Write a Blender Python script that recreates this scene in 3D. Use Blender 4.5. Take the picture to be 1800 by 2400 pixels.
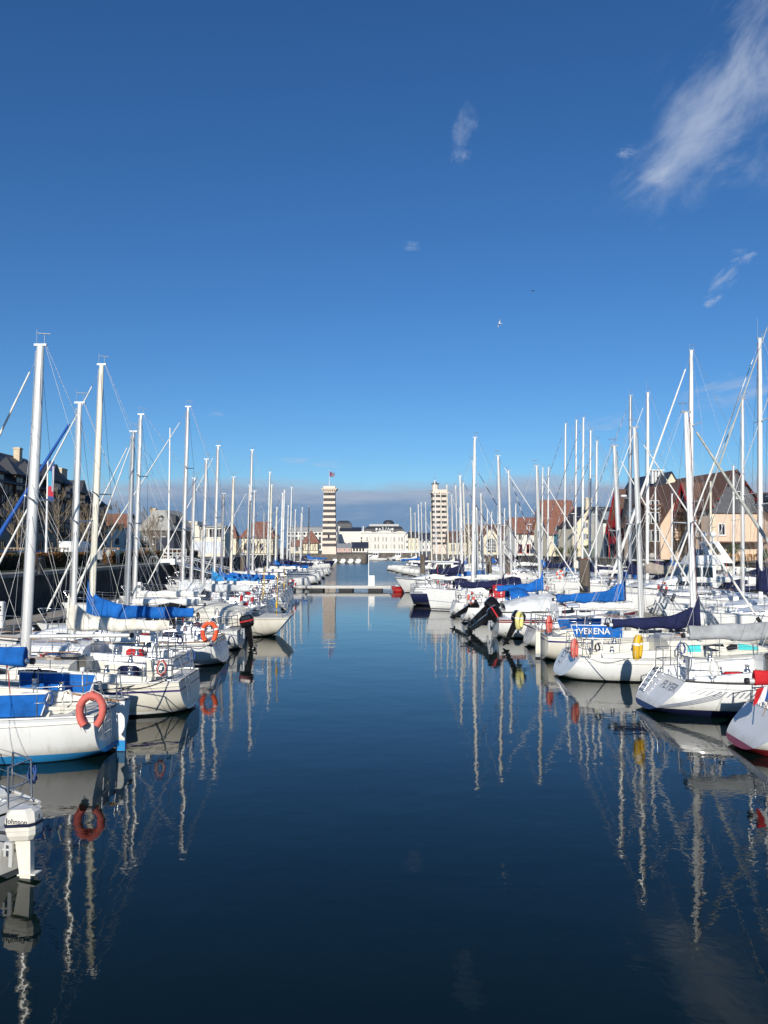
import bpy, math, random
from mathutils import Vector, Matrix, noise as mnoise
R = math.radians
for o in list(bpy.data.objects): bpy.data.objects.remove(o)
scn = bpy.context.scene
col = scn.collection
random.seed(7)

# ------------------------------------------------------------------ camera, sky, sun, exposure
CAM_Z = 4.0
PITCH = math.atan(84.0/1803.0)
cam_d = bpy.data.cameras.new('camera'); cam = bpy.data.objects.new('camera', cam_d); col.objects.link(cam)
cam.location = (0, 0, CAM_Z); cam.rotation_euler = (R(90)+PITCH, 0, 0)
cam_d.sensor_fit = 'AUTO'; cam_d.sensor_width = 36; cam_d.lens = 36*1803/2400
cam_d.clip_start = 0.1; cam_d.clip_end = 20000
scn.camera = cam

SUN_EL, SUN_AZ = 24.0, 190.0            # azimuth clockwise from +Y: the sun stands behind the viewer, a little to the left
sun_d = bpy.data.lights.new('sun', 'SUN'); sun = bpy.data.objects.new('sun', sun_d); col.objects.link(sun)
sun_d.energy = 4.9; sun_d.angle = R(0.5); sun_d.color = (1.0, 0.95, 0.87)
to_sun = Vector((math.sin(R(SUN_AZ))*math.cos(R(SUN_EL)), math.cos(R(SUN_AZ))*math.cos(R(SUN_EL)), math.sin(R(SUN_EL))))
sun.rotation_euler = to_sun.to_track_quat('Z', 'Y').to_euler()

world = bpy.data.worlds.new('World'); scn.world = world; world.use_nodes = True
def make_world():
    nt = world.node_tree; N = nt.nodes; K = nt.links
    N.clear()
    out = N.new('ShaderNodeOutputWorld'); bg = N.new('ShaderNodeBackground')
    K.new(bg.outputs[0], out.inputs[0]); bg.inputs[1].default_value = 0.115
    sky = N.new('ShaderNodeTexSky'); sky.sky_type = 'NISHITA'; sky.sun_disc = False
    sky.sun_elevation = R(SUN_EL); sky.sun_rotation = R(SUN_AZ)
    sky.air_density = 1.0; sky.dust_density = 0.3; sky.ozone_density = 3.0; sky.altitude = 0
    hs = N.new('ShaderNodeHueSaturation'); hs.inputs['Saturation'].default_value = 1.16; hs.inputs['Value'].default_value = 0.97
    K.new(sky.outputs[0], hs.inputs['Color'])
    wb = N.new('ShaderNodeMix'); wb.data_type = 'RGBA'; wb.blend_type = 'MULTIPLY'; wb.inputs['Factor'].default_value = 1
    K.new(hs.outputs[0], wb.inputs[6]); wb.inputs[7].default_value = (.50, .72, .93, 1)      # clear winter air, camera white balance
    tc = N.new('ShaderNodeTexCoord'); sp = N.new('ShaderNodeSeparateXYZ'); K.new(tc.outputs['Generated'], sp.inputs[0])
    def m(op, a, b=None, c=None):
        n = N.new('ShaderNodeMath'); n.operation = op
        for i, q in enumerate((a, b, c)):
            if q is None: continue
            if isinstance(q, (int, float)): n.inputs[i].default_value = q
            else: K.new(q, n.inputs[i])
        return n.outputs[0]
    def sm(v, a, b):
        n = N.new('ShaderNodeMapRange'); n.interpolation_type = 'SMOOTHSTEP'
        K.new(v, n.inputs[0]); n.inputs[1].default_value = a; n.inputs[2].default_value = b
        return n.outputs[0]
    def nz(scale, vec, det=5, rough=.55, sc=(1,1,1), loc=(0,0,0), dist=0):
        mp = N.new('ShaderNodeMapping'); mp.inputs['Scale'].default_value = sc; mp.inputs['Location'].default_value = loc
        K.new(vec, mp.inputs[0])
        n = N.new('ShaderNodeTexNoise'); n.inputs['Scale'].default_value = scale; n.inputs['Detail'].default_value = det
        n.inputs['Roughness'].default_value = rough; n.inputs['Distortion'].default_value = dist
        K.new(mp.outputs[0], n.inputs['Vector']); return n.outputs['Fac']
    def mix(f, a, b):
        n = N.new('ShaderNodeMix'); n.data_type = 'RGBA'
        K.new(f, n.inputs['Factor'])
        for sck, q in ((n.inputs[6], a), (n.inputs[7], b)):
            if isinstance(q, tuple): sck.default_value = (*q, 1)
            else: K.new(q, sck)
        return n.outputs[2]
    g = tc.outputs['Generated']; z = sp.outputs[2]
    base = wb.outputs[2]
    # low bank of stratocumulus all round the horizon, with a ragged top
    n1 = nz(5.0, g, 6, .55, (1, 1, 5), (3.1, 0, 0))
    top = m('MULTIPLY_ADD', n1, 0.07, 0.046)
    d = m('SUBTRACT', top, z)
    bank = m('MULTIPLY', sm(d, -0.012, 0.012), 0.93)
    n2 = nz(7.0, g, 5, .6, (1, 1, 7), (1, 4, 2))
    lit = m('MULTIPLY_ADD', n2, 1.3, m('MULTIPLY_ADD', z, 14.0, -0.98))
    bankc = mix(sm(lit, 0.12, 0.9), (1.35, 2.35, 4.1), (3.3, 3.85, 5.0))
    c = mix(bank, base, bankc)
    # thin fair-weather wisps; each patch is torn by noise
    def patch(px, py, rx, ry, scale, lo, hi, gain, rot=0.0, loc=(0,0,0)):
        nonlocal c
        u, v = (px-900)/1803, (1200-py)/1803
        dirv = Vector((u, math.cos(PITCH)-v*math.sin(PITCH), math.sin(PITCH)+v*math.cos(PITCH))).normalized()
        right = Vector((dirv.y, -dirv.x, 0)).normalized(); up = right.cross(dirv).normalized()
        if up.z < 0: up = -up
        r2 = right*math.cos(rot)+up*math.sin(rot); u2 = up*math.cos(rot)-right*math.sin(rot)
        def dot(vec):
            n = N.new('ShaderNodeVectorMath'); n.operation = 'DOT_PRODUCT'; K.new(g, n.inputs[0]); n.inputs[1].default_value = vec
            return n.outputs['Value']
        a = m('DIVIDE', dot(r2), rx/1803); b = m('DIVIDE', dot(u2), ry/1803)
        fr = sm(dot(dirv), 0.0, 0.2)
        rad = m('SQRT', m('ADD', m('MULTIPLY', a, a), m('MULTIPLY', b, b)))
        fall = m('MULTIPLY', m('SUBTRACT', 1.0, sm(rad, 0.15, 1.0)), fr)
        cv = N.new('ShaderNodeCombineXYZ'); K.new(a, cv.inputs[0]); K.new(b, cv.inputs[1]); cv.inputs[2].default_value = loc[0]*3.7+loc[1]*1.3+loc[2]
        n = nz(1.5, cv.outputs[0], 9, .60, (1,1.35,1), loc, 0.35)
        fib = nz(1.5, cv.outputs[0], 6, .7, (.8,3.6,1), (loc[2],loc[0],0), 0.9)
        e = m('ADD', m('MULTIPLY_ADD', n, 3.0, -1.58), m('MULTIPLY_ADD', fib, .55, m('MULTIPLY_ADD', fall, 0.85, -0.42)))
        f = m('MULTIPLY', m('MULTIPLY', sm(e, 0.0, 1.6), sm(fall, 0.0, 0.5)), gain)
        c = mix(f, c, (4.2, 4.9, 6.2))
    patch(1650, 285, 330, 190, 7, .16, .62, .6, R(38), (2,1,0))
    patch(1640, 350, 170, 100, 11, .16, .52, .5, R(15), (7,3,1))
    patch(1540, 412, 62, 34, 26, .18, .5, .6, R(25), (1,3,5))
    patch(1470, 357, 34, 22, 30, .18, .5, .5, 0, (4,1,5))
    patch(1800, 120, 190, 120, 8, .16, .6, .62, R(60), (4,4,0))
    patch(1720, 270, 230, 190, 8, .16, .6, .5, R(50), (6,2,4))
    patch(1760, 60, 160, 110, 8, .16, .6, .5, R(40), (2,7,1))
    patch(1088, 300, 42, 85, 14, .16, .6, .32, R(-15), (5,1,2))
    patch(1082, 362, 32, 42, 18, .16, .5, .42, R(-15), (5,1,7))
    patch(1740, 600, 40, 28, 24, .18, .5, .65, R(10), (8,1,2))
    patch(1700, 655, 60, 30, 20, .18, .6, .5, R(40), (8,6,2))
    patch(1670, 703, 32, 22, 24, .18, .5, .65, R(20), (3,6,2))
    patch(1710, 925, 150, 60, 14, .18, .6, .6, R(8), (3,2,2))
    patch(1420, 990, 120, 30, 14, .18, .6, .6, R(5), (9,2,2))
    patch(690, 1080, 55, 14, 18, .18, .55, .6, 0, (2,2,2))
    patch(765, 1090, 60, 14, 18, .18, .55, .65, 0, (6,2,2))
    patch(505, 970, 40, 10, 20, .18, .6, .4, 0, (6,5,2))
    patch(965, 577, 34, 16, 20, .18, .6, .3, 0, (1,5,2))
    K.new(c, bg.inputs[0])
make_world()
vs = scn.view_settings; vs.view_transform = 'Standard'; vs.look = 'None'; vs.exposure = 0.0; vs.gamma = 1.0; vs.use_curve_mapping = False
scn.cycles.max_bounces = 6; scn.cycles.diffuse_bounces = 2; scn.cycles.glossy_bounces = 4; scn.cycles.transmission_bounces = 3
scn.cycles.caustics_reflective = False; scn.cycles.caustics_refractive = False
scn.cycles.use_denoising = True; scn.cycles.adaptive_threshold = 0.015

# ------------------------------------------------------------------ helpers
def ray(px, py):
    u, v = (px-900)/1803.0, (1200-py)/1803.0
    return u, math.cos(PITCH)-v*math.sin(PITCH), math.sin(PITCH)+v*math.cos(PITCH)
def PX(px, py, Y):                       # the point at depth Y behind a picture point
    a, b, c = ray(px, py); t = Y/b
    return Vector((a*t, Y, CAM_Z+c*t))
def PW(px, py, z=0.0):                   # the point at height z behind a picture point
    a, b, c = ray(px, py); t = (z-CAM_Z)/c
    return Vector((a*t, b*t, z))

class MB:
    def __init__(s): s.v = []; s.f = []; s.mi = []; s.sm = []; s.uv = None
    def add(s, vs_, fs, mat=0, smooth=False):
        k = len(s.v); s.v.extend(tuple(q) for q in vs_)
        for f in fs: s.f.append(tuple(i+k for i in f)); s.mi.append(mat); s.sm.append(smooth)
        return s
    def box(s, x0, x1, y0, y1, z0, z1, mat=0):
        return s.add([(x0,y0,z0),(x1,y0,z0),(x1,y1,z0),(x0,y1,z0),(x0,y0,z1),(x1,y0,z1),(x1,y1,z1),(x0,y1,z1)],
              [(0,3,2,1),(4,5,6,7),(0,1,5,4),(1,2,6,5),(2,3,7,6),(3,0,4,7)], mat)
    def bbox(s, x0, x1, y0, y1, z0, z1, c=.02, mat=0):       # box with chamfered vertical and top edges
        def rg(z, i): return [(x0+i+c,y0+i,z),(x1-i-c,y0+i,z),(x1-i,y0+i+c,z),(x1-i,y1-i-c,z),(x1-i-c,y1-i,z),(x0+i+c,y1-i,z),(x0+i,y1-i-c,z),(x0+i,y0+i+c,z)]
        return s.loft([rg(z0,0), rg(z1-c,0), rg(z1,c)], mat=mat, smooth=False)
    def loft(s, rings, closed=True, caps=True, mat=0, smooth=True):
        n = len(rings[0]); vs_ = [p for r in rings for p in r]; fs = []
        for i in range(len(rings)-1):
            for j in range(n if closed else n-1):
                a = i*n+j; b = i*n+(j+1)%n
                fs.append((a, b, b+n, a+n))
        s.add(vs_, fs, mat, smooth)
        if caps and closed:
            s.add(rings[0], [tuple(range(n-1,-1,-1))], mat); s.add(rings[-1], [tuple(range(n))], mat)
        return s
    def tube(s, pts, r, n=6, mat=0, caps=True, smooth=True, ex=1.0):
        pts = [Vector(p) for p in pts]; k = len(pts)
        rs = r if isinstance(r, (list, tuple)) else [r]*k
        rings = []; prev = None
        for i, p in enumerate(pts):
            t = (pts[min(i+1,k-1)]-pts[max(i-1,0)])
            if t.length < 1e-9: t = Vector((0,0,1))
            t.normalize()
            if prev is None:
                a = Vector((1,0,0)) if abs(t.x) < .8 else Vector((0,1,0))
                a = (a - t*a.dot(t)).normalized()
            else:
                a = prev - t*prev.dot(t)
                a = a.normalized() if a.length > 1e-6 else Vector((0,1,0))
            prev = a; b = t.cross(a)
            rings.append([p + a*(math.cos(q)*rs[i]*ex) + b*(math.sin(q)*rs[i]) for q in [2*math.pi*j/n for j in range(n)]])
        return s.loft(rings, True, caps, mat, smooth)
    def disc(s, c, r, axis='z', n=16, h=.02, mat=0):
        c = Vector(c)
        d = {'x':Vector((h,0,0)),'y':Vector((0,h,0)),'z':Vector((0,0,h))}[axis]
        return s.tube([c-d/2, c+d/2], r, n, mat)
    def prism(s, poly, y0, y1, mat=0):            # polygon in x,z extruded along y
        a = [(p[0], y0, p[1]) for p in poly]; b = [(p[0], y1, p[1]) for p in poly]
        return s.loft([b, a], mat=mat, smooth=False)
    def prismx(s, poly, x0, x1, mat=0):           # polygon in y,z extruded along x
        a = [(x0, p[0], p[1]) for p in poly]; b = [(x1, p[0], p[1]) for p in poly]
        return s.loft([a, b], mat=mat, smooth=False)
    def sphere(s, c, r, n=10, m=7, sc=(1,1,1), mat=0):
        rings = []
        for i in range(1, m):
            t = math.pi*i/m
            rings.append([(c[0]+r*sc[0]*math.sin(t)*math.cos(2*math.pi*j/n), c[1]+r*sc[1]*math.sin(t)*math.sin(2*math.pi*j/n), c[2]-r*sc[2]*math.cos(t)) for j in range(n)])
        return s.loft(rings, mat=mat)
    def mesh(s, name, mats):
        me = bpy.data.meshes.new(name); me.from_pydata(s.v, [], s.f)
        for m_ in (mats if isinstance(mats, (list, tuple)) else [mats]): me.materials.append(m_)
        me.polygons.foreach_set('material_index', s.mi); me.polygons.foreach_set('use_smooth', s.sm)
        if s.uv:
            l = me.uv_layers.new(name='UVMap')
            idx = [0]*len(me.loops); me.loops.foreach_get('vertex_index', idx)
            l.data.foreach_set('uv', [c for i in idx for c in s.uv[i]])
        me.update(); return me
    def build(s, name, mats, parent=None, **kw):
        return obj(name, s.mesh(name, mats), parent, **kw)
def obj(name, me, parent=None, loc=None, rot=None, label=None, cat=None, group=None, kind=None):
    o = bpy.data.objects.new(name, me); col.objects.link(o)
    if parent: o.parent = parent
    if loc is not None: o.location = loc
    if rot is not None: o.rotation_euler = rot
    return tag(o, label, cat, group, kind)
def tag(o, label=None, cat=None, group=None, kind=None):
    if label: o['label'] = label
    if cat: o['category'] = cat
    if group: o['group'] = group
    if kind: o['kind'] = kind
    return o
def empty(name, loc=(0,0,0), rz=0, **kw): return obj(name, None, None, loc, (0,0,rz), **kw)
def text(body, size, mat, parent, loc, rot, name='lettering', ext=.004, align='CENTER', shear=0, off=0):
    cu = bpy.data.curves.new(name, 'FONT'); cu.body = body; cu.size = size; cu.extrude = ext; cu.align_x = align; cu.align_y = 'CENTER'
    cu.shear = shear; cu.resolution_u = 3; cu.materials.append(mat)
    if off: cu.offset = off
    tmp = bpy.data.objects.new('tmp', cu); col.objects.link(tmp); bpy.context.view_layer.update()
    me = bpy.data.meshes.new_from_object(tmp.evaluated_get(bpy.context.evaluated_depsgraph_get())); me.name = name
    bpy.data.objects.remove(tmp)
    return obj(name, me, parent, loc, rot)

# ------------------------------------------------------------------ materials
M = {}
def mat(name, c, rough=.5, metal=0., var=.12, scale=3., bump=0., bscale=20., spec=.5, coat=0., c2=None, aniso=(1,1,1), emit=None):
    if name in M: return M[name]
    m_ = bpy.data.materials.new(name); m_.use_nodes = True; nt = m_.node_tree; N = nt.nodes; K = nt.links
    p = N['Principled BSDF']; p.inputs['Roughness'].default_value = rough; p.inputs['Metallic'].default_value = metal
    p.inputs['Specular IOR Level'].default_value = spec; p.inputs['Coat Weight'].default_value = coat
    tc = N.new('ShaderNodeTexCoord'); mp = N.new('ShaderNodeMapping'); mp.inputs['Scale'].default_value = aniso
    K.new(tc.outputs['Object'], mp.inputs[0])
    if var or c2:
        n = N.new('ShaderNodeTexNoise'); n.inputs['Scale'].default_value = scale; n.inputs['Detail'].default_value = 6; n.inputs['Roughness'].default_value = .62
        K.new(mp.outputs[0], n.inputs['Vector'])
        r = N.new('ShaderNodeValToRGB')
        a = tuple(q*(1-var) for q in c); b = c2 or tuple(min(1, q*(1+var)) for q in c)
        r.color_ramp.elements[0].position = .34; r.color_ramp.elements[1].position = .68
        r.color_ramp.elements[0].color = (*a, 1); r.color_ramp.elements[1].color = (*b, 1)
        K.new(n.outputs['Fac'], r.inputs[0]); K.new(r.outputs[0], p.inputs['Base Color'])
    else: p.inputs['Base Color'].default_value = (*c, 1)
    if bump:
        n2 = N.new('ShaderNodeTexNoise'); n2.inputs['Scale'].default_value = bscale; n2.inputs['Detail'].default_value = 5
        K.new(mp.outputs[0], n2.inputs['Vector'])
        b_ = N.new('ShaderNodeBump'); b_.inputs['Strength'].default_value = bump; b_.inputs['Distance'].default_value = .05
        K.new(n2.outputs['Fac'], b_.inputs['Height']); K.new(b_.outputs[0], p.inputs['Normal'])
    M[name] = m_; return m_
COL = dict(white=(.80,.80,.77), cream=(.75,.71,.60), beige=(.62,.54,.40), navy=(.012,.016,.055), blue=(.010,.115,.40), sky=(.03,.25,.55),
    teal=(.03,.28,.42), black=(.014,.014,.016), red=(.50,.02,.025), dred=(.22,.018,.02), green=(.01,.16,.10), grey=(.36,.37,.37), lgrey=(.62,.63,.62),
    turq=(.08,.60,.60), orange=(.78,.10,.03), coral=(.62,.13,.10), yellow=(.72,.42,.02), purple=(.045,.035,.16), paleyel=(.72,.66,.22), taupe=(.34,.29,.24))
def C(name): return COL[name]
def gel(c): return mat('gelcoat_'+c, C(c), .28, 0, .05, 1.2, spec=.5, coat=.25)
def cloth(c): return mat('canvas_'+c, C(c), .85, 0, .30, 2.2, bump=.45, bscale=7, spec=.2)
alu = mat('mast_aluminium', (.74,.73,.69), .38, .35, .07, 1.5, aniso=(1,1,.2))
alu_c = mat('mast_cream_paint', (.78,.73,.58), .4, 0, .06, 1.5)
alu_w = mat('mast_white_paint', (.82,.81,.77), .35, 0, .05, 1.5)
alu_g = mat('mast_grey', (.36,.38,.40), .4, .4, .08, 1.5)
alu_k = mat('mast_black', (.03,.03,.035), .4, 0, .1, 1.5)
steel = mat('stainless_steel', (.62,.62,.62), .22, .95, .04, 3)
wire = mat('rigging_wire', (.33,.33,.34), .4, .6, .05, 3)
rope_w = mat('rope_white', (.70,.68,.62), .8, 0, .1, 30)
rope_r = mat('rope_red', (.45,.06,.06), .8, 0, .2, 40)
rope_b = mat('rope_dark', (.03,.035,.05), .8, 0, .2, 40)
nonskid = mat('deck_nonskid', (.70,.67,.58), .7, 0, .1, 4, bump=.1, bscale=60)
nonskid2 = mat('deck_pale_blue', (.56,.63,.68), .7, 0, .08, 4, bump=.1, bscale=60)
teak = mat('teak', (.30,.17,.09), .65, 0, .3, 6, bump=.1, aniso=(1,12,1))
smoke = mat('smoked_acrylic', (.015,.017,.02), .08, 0, .0, spec=.7)
greenglass = mat('green_glass', (.03,.10,.085), .06, 0, .0, spec=.7)
rubber = mat('black_rubber', (.018,.018,.02), .55, 0, .2, 8)
engine_k = mat('engine_black', (.007,.007,.008), .12, 0, .1, 3, coat=.2)
engine_w = mat('engine_white', (.74,.70,.60), .3, 0, .08, 4, coat=.3)
decal_dark = mat('decal_navy', (.012,.014,.04), .4, 0, 0)
decal_white = mat('decal_white', (.80,.80,.78), .5, 0, 0)
decal_grey = mat('decal_grey', (.25,.27,.32), .5, 0, 0)
foam_tex = {}
HM = {}
def hullmat(top, boot, anti, stripe=None, v0=.12, v1=.17, z1=.05, z2=.14):
    key = (top, boot, anti, stripe, v0, v1, z1, z2)
    if key in HM: return HM[key]
    m_ = bpy.data.materials.new('hull_'+top); m_.use_nodes = True; nt = m_.node_tree; N = nt.nodes; K = nt.links
    p = N['Principled BSDF']; p.inputs['Roughness'].default_value = .22; p.inputs['Coat Weight'].default_value = .3; p.inputs['Coat Roughness'].default_value = .08
    tc = N.new('ShaderNodeTexCoord'); so = N.new('ShaderNodeSeparateXYZ'); su = N.new('ShaderNodeSeparateXYZ')
    K.new(tc.outputs['Object'], so.inputs[0]); K.new(tc.outputs['UV'], su.inputs[0])
    def mth(op, a, b):
        n = N.new('ShaderNodeMath'); n.operation = op
        for i, q in enumerate((a, b)):
            if isinstance(q, (int, float)): n.inputs[i].default_value = q
            else: K.new(q, n.inputs[i])
        return n.outputs[0]
    def mx(f, a, b):
        n = N.new('ShaderNodeMix'); n.data_type = 'RGBA'
        if isinstance(f, (int, float)): n.inputs['Factor'].default_value = f
        else: K.new(f, n.inputs['Factor'])
        for sck, q in ((n.inputs[6], a), (n.inputs[7], b)):
            if isinstance(q, tuple): sck.default_value = (*q, 1)
            else: K.new(q, sck)
        return n.outputs[2]
    ns = N.new('ShaderNodeTexNoise'); ns.inputs['Scale'].default_value = 1.3; ns.inputs['Detail'].default_value = 7; ns.inputs['Roughness'].default_value = .65
    mp = N.new('ShaderNodeMapping'); mp.inputs['Scale'].default_value = (1,1,.35); K.new(tc.outputs['Object'], mp.inputs[0]); K.new(mp.outputs[0], ns.inputs['Vector'])
    dirt = N.new('ShaderNodeMapRange'); dirt.inputs[1].default_value = .48; dirt.inputs[2].default_value = .78; dirt.inputs[4].default_value = .45
    K.new(ns.outputs['Fac'], dirt.inputs[0])
    t = C(top); dcol = tuple(q*.72 for q in t) if max(t) > .3 else tuple(q*1.8 for q in t)
    dcol = (dcol[0], dcol[1]*.97, dcol[2]*.86)
    c = mx(dirt.outputs[0], t, dcol)
    # rain streaks running down the topsides and a scum line above the water
    st = N.new('ShaderNodeTexNoise'); st.inputs['Scale'].default_value = 1.0; st.inputs['Detail'].default_value = 5; st.inputs['Roughness'].default_value = .7
    mp2 = N.new('ShaderNodeMapping'); mp2.inputs['Scale'].default_value = (7,7,.5); K.new(tc.outputs['Object'], mp2.inputs[0]); K.new(mp2.outputs[0], st.inputs['Vector'])
    sr = N.new('ShaderNodeMapRange'); sr.inputs[1].default_value = .56; sr.inputs[2].default_value = .80; sr.inputs[4].default_value = .55; K.new(st.outputs['Fac'], sr.inputs[0])
    c = mx(sr.outputs[0], c, tuple(q*.62+.01 for q in (t[0], t[1]*.95, t[2]*.82)))
    if stripe:
        f = mth('MULTIPLY', mth('GREATER_THAN', su.outputs[1], v0), mth('LESS_THAN', su.outputs[1], v1))
        c = mx(f, c, C(stripe))
    wob = mth('MULTIPLY_ADD', ns.outputs['Fac'], .03)
    sc = N.new('ShaderNodeMapRange'); sc.inputs[1].default_value = z2+.16; sc.inputs[2].default_value = z2-.02; sc.inputs[4].default_value = 1.0
    K.new(mth('SUBTRACT', so.outputs[2], mth('MULTIPLY', mth('SUBTRACT', st.outputs['Fac'], .5), .22)), sc.inputs[0])
    c = mx(mth('MULTIPLY', sc.outputs[0], .45), c, (.30,.27,.17))
    c = mx(mth('LESS_THAN', so.outputs[2], z2), c, C(boot))
    zz = mth('SUBTRACT', so.outputs[2], mth('MULTIPLY', ns.outputs['Fac'], .03))
    c = mx(mth('LESS_THAN', zz, z1), c, C(anti))
    K.new(c, p.inputs['Base Color'])
    rr = N.new('ShaderNodeMapRange'); rr.inputs[3].default_value = .16; rr.inputs[4].default_value = .42; K.new(ns.outputs['Fac'], rr.inputs[0]); K.new(rr.outputs[0], p.inputs['Roughness'])
    HM[key] = m_; return m_
def spiral_mat(name, c1, c2, freq=9.0, duty=.3):            # furled sail with a second colour showing in its turns
    if name in M: return M[name]
    m_ = bpy.data.materials.new(name); m_.use_nodes = True; nt = m_.node_tree; N = nt.nodes; K = nt.links
    p = N['Principled BSDF']; p.inputs['Roughness'].default_value = .8
    tc = N.new('ShaderNodeTexCoord'); s_ = N.new('ShaderNodeSeparateXYZ'); K.new(tc.outputs['UV'], s_.inputs[0])
    a = N.new('ShaderNodeMath'); a.operation = 'MULTIPLY_ADD'; K.new(s_.outputs[1], a.inputs[0]); a.inputs[1].default_value = freq; K.new(s_.outputs[0], a.inputs[2])
    f = N.new('ShaderNodeMath'); f.operation = 'FRACT'; K.new(a.outputs[0], f.inputs[0])
    g = N.new('ShaderNodeMath'); g.operation = 'LESS_THAN'; K.new(f.outputs[0], g.inputs[0]); g.inputs[1].default_value = duty
    x = N.new('ShaderNodeMix'); x.data_type = 'RGBA'; K.new(g.outputs[0], x.inputs['Factor']); x.inputs[6].default_value = (*c1, 1); x.inputs[7].default_value = (*c2, 1)
    K.new(x.outputs[2], p.inputs['Base Color']); M[name] = m_; return m_
furl = dict(white=mat('furled_sail_white', (.76,.74,.68), .8, 0, .1, 4), grey=mat('furled_sail_grey', (.45,.45,.40), .85, 0, .25, 4),
    blue=spiral_mat('furled_sail_blue', (.012,.08,.34), (.016,.10,.40), 1.2, .5), navy=spiral_mat('furled_sail_navy', (.012,.016,.06), (.7,.68,.64), 1.1, .22),
    dash=spiral_mat('furled_sail_dashed', (.65,.63,.6), (.015,.018,.06), 1.3, .6), dark=mat('furled_sail_navy_plain', (.014,.018,.075), .85, 0, .2, 4))
# ------------------------------------------------------------------ water and land
QZ = 2.3
def water_mat():
    m_ = bpy.data.materials.new('harbour_water'); m_.use_nodes = True; nt = m_.node_tree; N = nt.nodes; K = nt.links
    p = N['Principled BSDF']; p.inputs['Base Color'].default_value = (.0026, .0090, .0072, 1); p.inputs['Roughness'].default_value = .012
    p.inputs['IOR'].default_value = 1.333; p.inputs['Specular IOR Level'].default_value = .5
    tc = N.new('ShaderNodeTexCoord')
    def nz(s, sc, det, loc=(0,0,0), dist=0.):
        mp = N.new('ShaderNodeMapping'); mp.inputs['Scale'].default_value = sc; mp.inputs['Location'].default_value = loc; K.new(tc.outputs['Object'], mp.inputs[0])
        n = N.new('ShaderNodeTexNoise'); n.inputs['Scale'].default_value = s; n.inputs['Detail'].default_value = det; n.inputs['Roughness'].default_value = .5
        n.inputs['Distortion'].default_value = dist; K.new(mp.outputs[0], n.inputs['Vector']); return n.outputs['Fac']
    def mth(op, a, b, c=None):
        n = N.new('ShaderNodeMath'); n.operation = op
        for i, q in enumerate((a, b, c)):
            if q is None: continue
            if isinstance(q, (int, float)): n.inputs[i].default_value = q
            else: K.new(q, n.inputs[i])
        return n.outputs[0]
    h = mth('ADD', mth('MULTIPLY', nz(.55, (1,1.2,1), 2), 1.0), mth('MULTIPLY', nz(2.6, (1,1.3,1), 2, (3,1,0), .4), .22))
    calm = N.new('ShaderNodeMapRange'); calm.interpolation_type = 'SMOOTHSTEP'; calm.inputs[1].default_value = .38; calm.inputs[2].default_value = .66; calm.inputs[3].default_value = .03; calm.inputs[4].default_value = .15
    K.new(nz(.16, (1,.55,1), 3, (4,8,0), .6), calm.inputs[0])
    h2 = mth('MULTIPLY', nz(7.5, (1,1.5,1), 2, (7,5,0), .3), calm.outputs[0])
    # a breeze ruffles the open water towards the outer basin; the near basin is sheltered
    sp = N.new('ShaderNodeSeparateXYZ'); K.new(tc.outputs['Object'], sp.inputs[0])
    w = N.new('ShaderNodeMapRange'); w.interpolation_type = 'SMOOTHSTEP'; w.inputs[1].default_value = 78; w.inputs[2].default_value = 125
    w.inputs[3].default_value = .8; w.inputs[4].default_value = 13.0
    K.new(mth('ADD', sp.outputs[1], mth('MULTIPLY', nz(.05, (1,.5,1), 3), 30)), w.inputs[0])
    hh = mth('ADD', h, mth('MULTIPLY', h2, w.outputs[0]))
    b = N.new('ShaderNodeBump'); b.inputs['Strength'].default_value = 1.0; b.inputs['Distance'].default_value = .0085
    rg = N.new('ShaderNodeMapRange'); rg.interpolation_type = 'SMOOTHSTEP'; rg.inputs[1].default_value = 84; rg.inputs[2].default_value = 112; rg.inputs[3].default_value = .012; rg.inputs[4].default_value = .20
    K.new(mth('ADD', sp.outputs[1], mth('MULTIPLY', nz(.06, (1,.6,1), 4, (9,2,0)), 24)), rg.inputs[0]); K.new(rg.outputs[0], p.inputs['Roughness'])
    K.new(hh, b.inputs['Height']); K.new(b.outputs[0], p.inputs['Normal'])
    return m_
MB().add([(-500,-80,0),(500,-80,0),(500,300,0),(-500,300,0)], [(0,1,2,3)]).build('water', water_mat(), kind='structure')

def wall_mat(name, c, c2, sx, sz):
    m_ = mat(name, c, .9, 0, .3, .9, c2=c2, bump=0)
    nt = m_.node_tree; N = nt.nodes; K = nt.links; p = N['Principled BSDF']
    tc = N.new('ShaderNodeTexCoord'); mp = N.new('ShaderNodeMapping'); mp.inputs['Rotation'].default_value = (R(90), 0, R(90)); K.new(tc.outputs['Object'], mp.inputs[0])
    br = N.new('ShaderNodeTexBrick'); br.inputs['Scale'].default_value = 1; br.inputs['Brick Width'].default_value = sx; br.inputs['Row Height'].default_value = sz; br.inputs['Mortar Size'].default_value = .025
    K.new(mp.outputs[0], br.inputs['Vector'])
    b = N.new('ShaderNodeBump'); b.inputs['Strength'].default_value = .6; b.inputs['Distance'].default_value = .04; b.invert = True
    K.new(br.outputs['Fac'], b.inputs['Height']); K.new(b.outputs[0], p.inputs['Normal']); return m_
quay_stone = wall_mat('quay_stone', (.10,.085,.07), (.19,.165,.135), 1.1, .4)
asphalt = mat('asphalt', (.085,.085,.085), .95, 0, .25, .4, c2=(.13,.128,.12), bump=.2, bscale=15)
cope_m = mat('coping_stone', (.28,.26,.22), .9, 0, .25, .8, bump=.3, bscale=6)
quay_dark = wall_mat('quay_stone_shaded', (.045,.038,.032), (.10,.085,.07), 1.1, .4)  # same quay stone, with the left wall's shade darkened into its colour
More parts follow.
